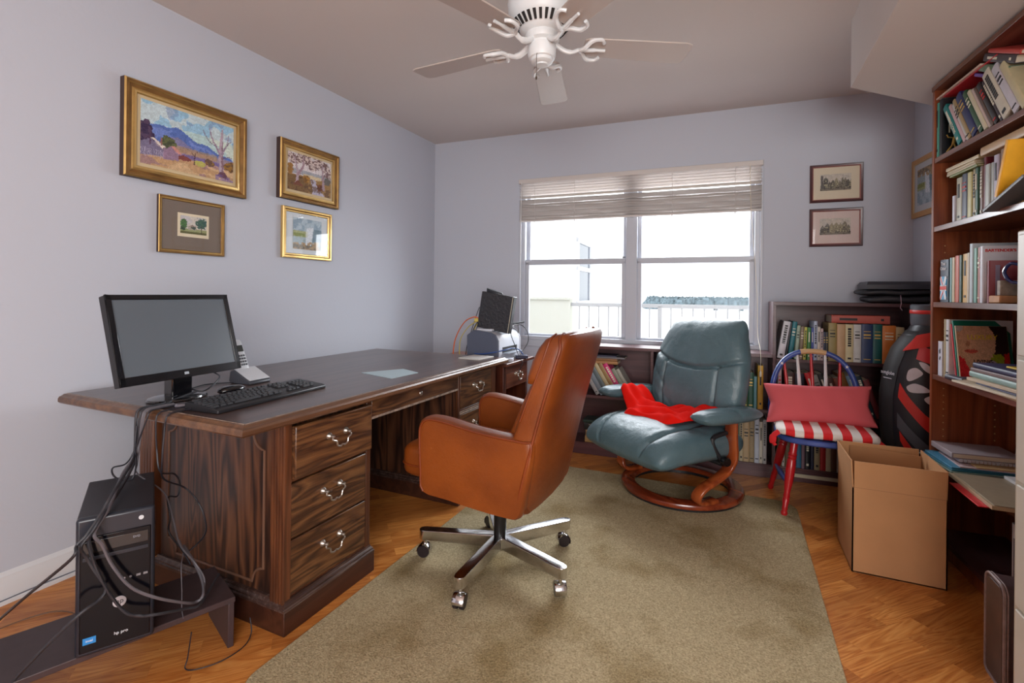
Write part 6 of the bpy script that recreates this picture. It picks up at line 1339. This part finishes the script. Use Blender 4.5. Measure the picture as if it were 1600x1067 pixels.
def mag(x, lean, h, d, c, label, y=.03, t=.008): return make_book(bookM(FT @ Vector((x, y, .8154 + t * 0)), BRZ, lean, tw=R(9)), t, h, d, c, label, 'magazines on the fourth shelf', None, soft=True, name='magazine', cat='magazine')
m1 = mag(.200, -9, .245, .18, (200, 48, 62), 'red and white spined magazine between the white book and the green ones, fourth shelf', .018)
m2 = mag(.213, -9, .262, .21, (20, 122, 104), 'teal green magazine directly behind the front face-cover magazine, fourth shelf', .020)
m3 = mag(.226, -9, .24, .19, (190, 170, 140), 'front magazine with a close-up face cover and yellow lettering, fourth shelf of tall bookcase', .022, .007)
def art_mag():
    p = Paint(96, 92, (206, 160, 128)); p.fill(p.v < .1, (190, 180, 176)); p.fill((p.u > .55), (60, 36, 30)); p.fill((p.u > .6) & (p.v < .5), (44, 20, 22))
    p.blob(.4, .3, .42, .48, (214, 168, 136), None, .05); p.blob(.26, .46, .15, .045, (204, 92, 80), None, .1); p.line([(.12, .45), (.26, .465), (.38, .44)], .005, .005, (150, 60, 56)); p.blob(.2, .32, .06, .05, (180, 126, 98))
    p.poly([(0, .55), (.1, .6), (.28, .98), (0, .98)], (214, 42, 50)); p.poly([(.25, .75), (.5, .72), (.42, 1), (.2, 1)], (126, 96, 62)); p.blob(.78, .62, .16, .14, (150, 160, 40)); p.poly([(.45, .7), (.7, .62), (.9, .85), (.5, .95)], (186, 170, 176)); p.poly([(.9, .5), (1, .48), (1, .78), (.88, .76)], (206, 40, 36)); p.fill((p.v > .78) & (p.v < .9) & (p.u > .78), (220, 190, 40)); return p.out()
Mm = frame_M((.0078, .095, .12), (0, 1, 0), (0, 0, 1)); raster_part('cover_picture', art_mag(), m3, Mm, .188, .238, PAINTM)
onface(m3, .0082, 'cover_lettering', 'LUXURY', .030, .095, .19, mat('ink_yellow', (226, 200, 60), .5)); onface(m3, .0082, 'cover_lettering', 'LIVING', .024, .09, .085, INK_D)
# flat piles on the fourth shelf
def pile(spec, z, F=FT, rz=BRZ, group=None):
    for name, label, cat, x0, x1, y0, y1, t, c, rot in spec:
        m = cmat(c)
        if name == 'book':
            o = make_book(bookM(F @ Vector((x1, y0, z)), rz, 0, True, tw=R(rot)), t, x1 - x0, y1 - y0, c, label, group)
        else: flatitem(name, label, cat, x0, x1, y0, y1, z, z + t, m, rot, group, F=F, rz=rz)
        z += t + .0006
    return z
z_ = pile([('book', 'small black-covered book lying flat at the left of the fourth shelf pile', 'book', .175, .30, .0, .10, .020, (60, 58, 70), 4)], .8156, group='flat pile on the fourth shelf')
pile([('papers', 'loose cream papers at the bottom of the fourth shelf pile', 'papers', .32, 1.0, -.01, .20, .012, (206, 190, 158), -3),
      ('papers', 'curled pale leaflets jutting out of the fourth shelf pile', 'papers', .34, .95, -.035, .19, .008, (214, 202, 178), 4),
      ('folder', 'thin navy folder low in the fourth shelf pile', 'folder', .44, .96, -.02, .17, .006, (44, 44, 84), -1),
      ('papers', 'brown and white brochures in the middle of the fourth shelf pile', 'papers', .38, .93, -.012, .18, .012, (204, 182, 156), 2),
      ('book', 'pale sea-green book lying in the fourth shelf pile', 'book', .36, .80, .0, .18, .022, (140, 166, 160), 0),
      ('book', 'taupe book under the navy one in the fourth shelf pile', 'book', .37, .78, .005, .18, .014, (120, 98, 96), 1),
      ('book', 'navy topped cream book at the top of the fourth shelf pile', 'book', .36, .80, .004, .18, .020, (50, 50, 84), -1)], .8156, group='flat pile on the fourth shelf')
flatitem('folder', 'yellow leaflet on the navy book of the fourth shelf pile', 'papers', .54, .66, .03, .16, .9165, .9225, mat('leaf_yellow', (214, 178, 40), .5))
flatitem('box', 'tan block-shaped book on the right of the fourth shelf pile', 'book', .67, .85, .02, .17, .9165, .950, mat('block_tan', (186, 152, 108), .6))
flatitem('papers', 'bluish white papers topping the right of the fourth shelf pile', 'papers', .68, .88, .01, .17, .9515, .966, mat('paper_blue', (170, 180, 190), .6), 5)
# papers on the fifth shelf, jutting into the room
fz = .4185
pile([('folder', 'red folder sticking out under the maps on the fifth shelf', 'folder', .40, .645, -.085, .15, .004, (206, 40, 48), -3),
      ('map_sheets', 'stack of aged brown maps at the front of the fifth shelf nearest the cabinet', 'papers', .305, .672, -.055, .21, .014, (182, 160, 130), -3),
      ('map_sheet', 'topmost printed grey-brown map on the stack of maps', 'papers', .315, .672, -.045, .20, .002, (150, 134, 112), -4),
      ('papers', 'white papers behind the maps on the fifth shelf', 'papers', .32, .50, .13, .26, .012, (206, 204, 204), 0)], fz)
z_ = pile([('papers', 'white papers at the bottom of the folder pile on the fifth shelf', 'papers', .05, .285, .0, .22, .018, (196, 194, 192), 0),
      ('folder', 'pale sage folder, lowest of the blue-green folders on the fifth shelf', 'folder', .026, .30, -.045, .22, .004, (128, 152, 142), 3),
      ('folder', 'deep teal folder among the folders on the fifth shelf', 'folder', .024, .29, -.035, .22, .006, (40, 108, 130), 2),
      ('folder', 'light blue folder over the teal one on the fifth shelf', 'folder', .026, .28, -.025, .22, .006, (76, 140, 172), 0),
      ('magazine', 'red and white magazine wedged between the folders on the fifth shelf', 'magazine', .06, .285, .01, .24, .005, (200, 176, 178), -3),
      ('envelope', 'tan envelope beside the folders on the fifth shelf', 'envelope', .12, .285, .06, .25, .004, (188, 156, 108), -1)], fz)
nb = flatitem('spiral_notebook', 'white spiral notebook lying under the grey binder on the fifth shelf', 'notebook', .03, .225, .02, .25, z_, z_ + .012, mat('nb_white', (206, 206, 214), .6), 2)
mb = MB()
for i in range(16): a = -.105 + i * .014; mb.tube([(.0965 + .006 * math.cos(t), a, .006 + .008 * math.sin(t)) for t in [k * math.pi / 4 for k in range(8)]], .0009, 5, closed=True)
mb.build('spiral_wire', CHROME, nb)
bd_ = flatitem('ring_binder', 'grey-lilac binder lying on top of the fifth shelf pile', 'binder', .026, .222, -.002, .25, z_ + .0125, z_ + .036, mat('binder_lilac', (164, 152, 156), .5), 0, bev=.002)
mb = MB(); mb.box(.08, .0992, -.12, .12, .004, .019); mb.build('paper_edge', PAGES, bd_, smooth=0)
for i, (x, c) in enumerate(((.585, (202, 204, 214)), (.645, (190, 192, 200)))):
    o = make_book(bookM(FT @ Vector((x, .03, .0905)), BRZ), .055, .27, .22, c, ('white ring binder nearest the box on the bottom shelf', 'second pale ring binder on the bottom shelf, nearer the cabinet')[i], 'binders on the bottom shelf', None, name='ring_binder', cat='binder')
    mb = MB(); mb.box(.018, .036, -.0048, 0, .06, .22); mb.build('label_window', mat('label_grey', (120, 120, 130), .3), o, smooth=0)
mb = MB(); mb.lathe([(.0, 0), (.022, 0), (.026, .01), (.02, .022), (.008, .03), (.0, .032)], (3.30, 2.02, .318), n=18); single(mb, 'brass_knob', 'small brass object resting on top of the leather case', 'ornament', mat('brass', (170, 126, 60), .35, .7), loc=(3.30, 2.02, .318))

# ------------------------------------------------------------------ black bags on the low bookcase
BB = mat('bag_nylon', (40, 40, 46), .55, bump=.2, bscale=40); BC = mat('case_charcoal', (56, 58, 66), .4)
def soft(name, label, cat, s0, s1, o0, o1, z0, z1, m, e=.3, rot=0):
    mb = MB(); superell(mb, (0, 0, (z1 - z0) / 2), (s1 - s0) / 2, (o1 - o0) / 2, (z1 - z0) / 2, .55, e, 12, 40, fn=lambda p, x, y, z: p + Vector((0, 0, .004 * math.sin(p.x * 30 + p.y * 20))))
    o = mb.build(name, m, smooth=70); c = bw((s0 + s1) / 2, (o0 + o1) / 2, z0); o.location = c; o.rotation_euler.z = A3 + R(rot); return tag(o, label, cat)
soft('laptop_bag', 'lowest black soft bag lying on the tall section of the low bookcase', 'bag', 3.18, 3.56, .06, .30, 1.142, 1.184, BB, .3, 1)
soft('laptop_bag', 'black soft bag in the middle of the pile of cases on the low bookcase', 'bag', 3.14, 3.54, .07, .29, 1.186, 1.222, BB, .45, -2)
mb = MB(); mb.loft([[(x * k, y * k2, z) for x, y in ((-.19, -.11), (.19, -.11), (.19, .11), (-.19, .11))] for z, k, k2 in ((0, 1, 1), (.03, 1, 1), (.048, .95, .85))])
o = mb.build('black_case', BC, smooth=0, bevel=.003); o.location = bw(3.365, .18, 1.2235); o.rotation_euler.z = A3 + R(-1); tag(o, 'slim grey-black hard case on top of the soft bags on the low bookcase', 'case')
mb = MB(); mb.tube([tuple(bw(3.335, .305, 1.19)), tuple(bw(3.337, .309, 1.14)), tuple(bw(3.333, .309, 1.115)), tuple(bw(3.342, .309, 1.10))], .0016, 6); single(mb, 'hanging_string', 'short pink string hanging from the black bags', 'string', mat('string_pink', (206, 170, 186), .6), loc=tuple(bw(3.335, .305, 1.19)))

# drop helper properties
for o in bpy.data.objects:
    if '_wo' in o: del o['_wo']
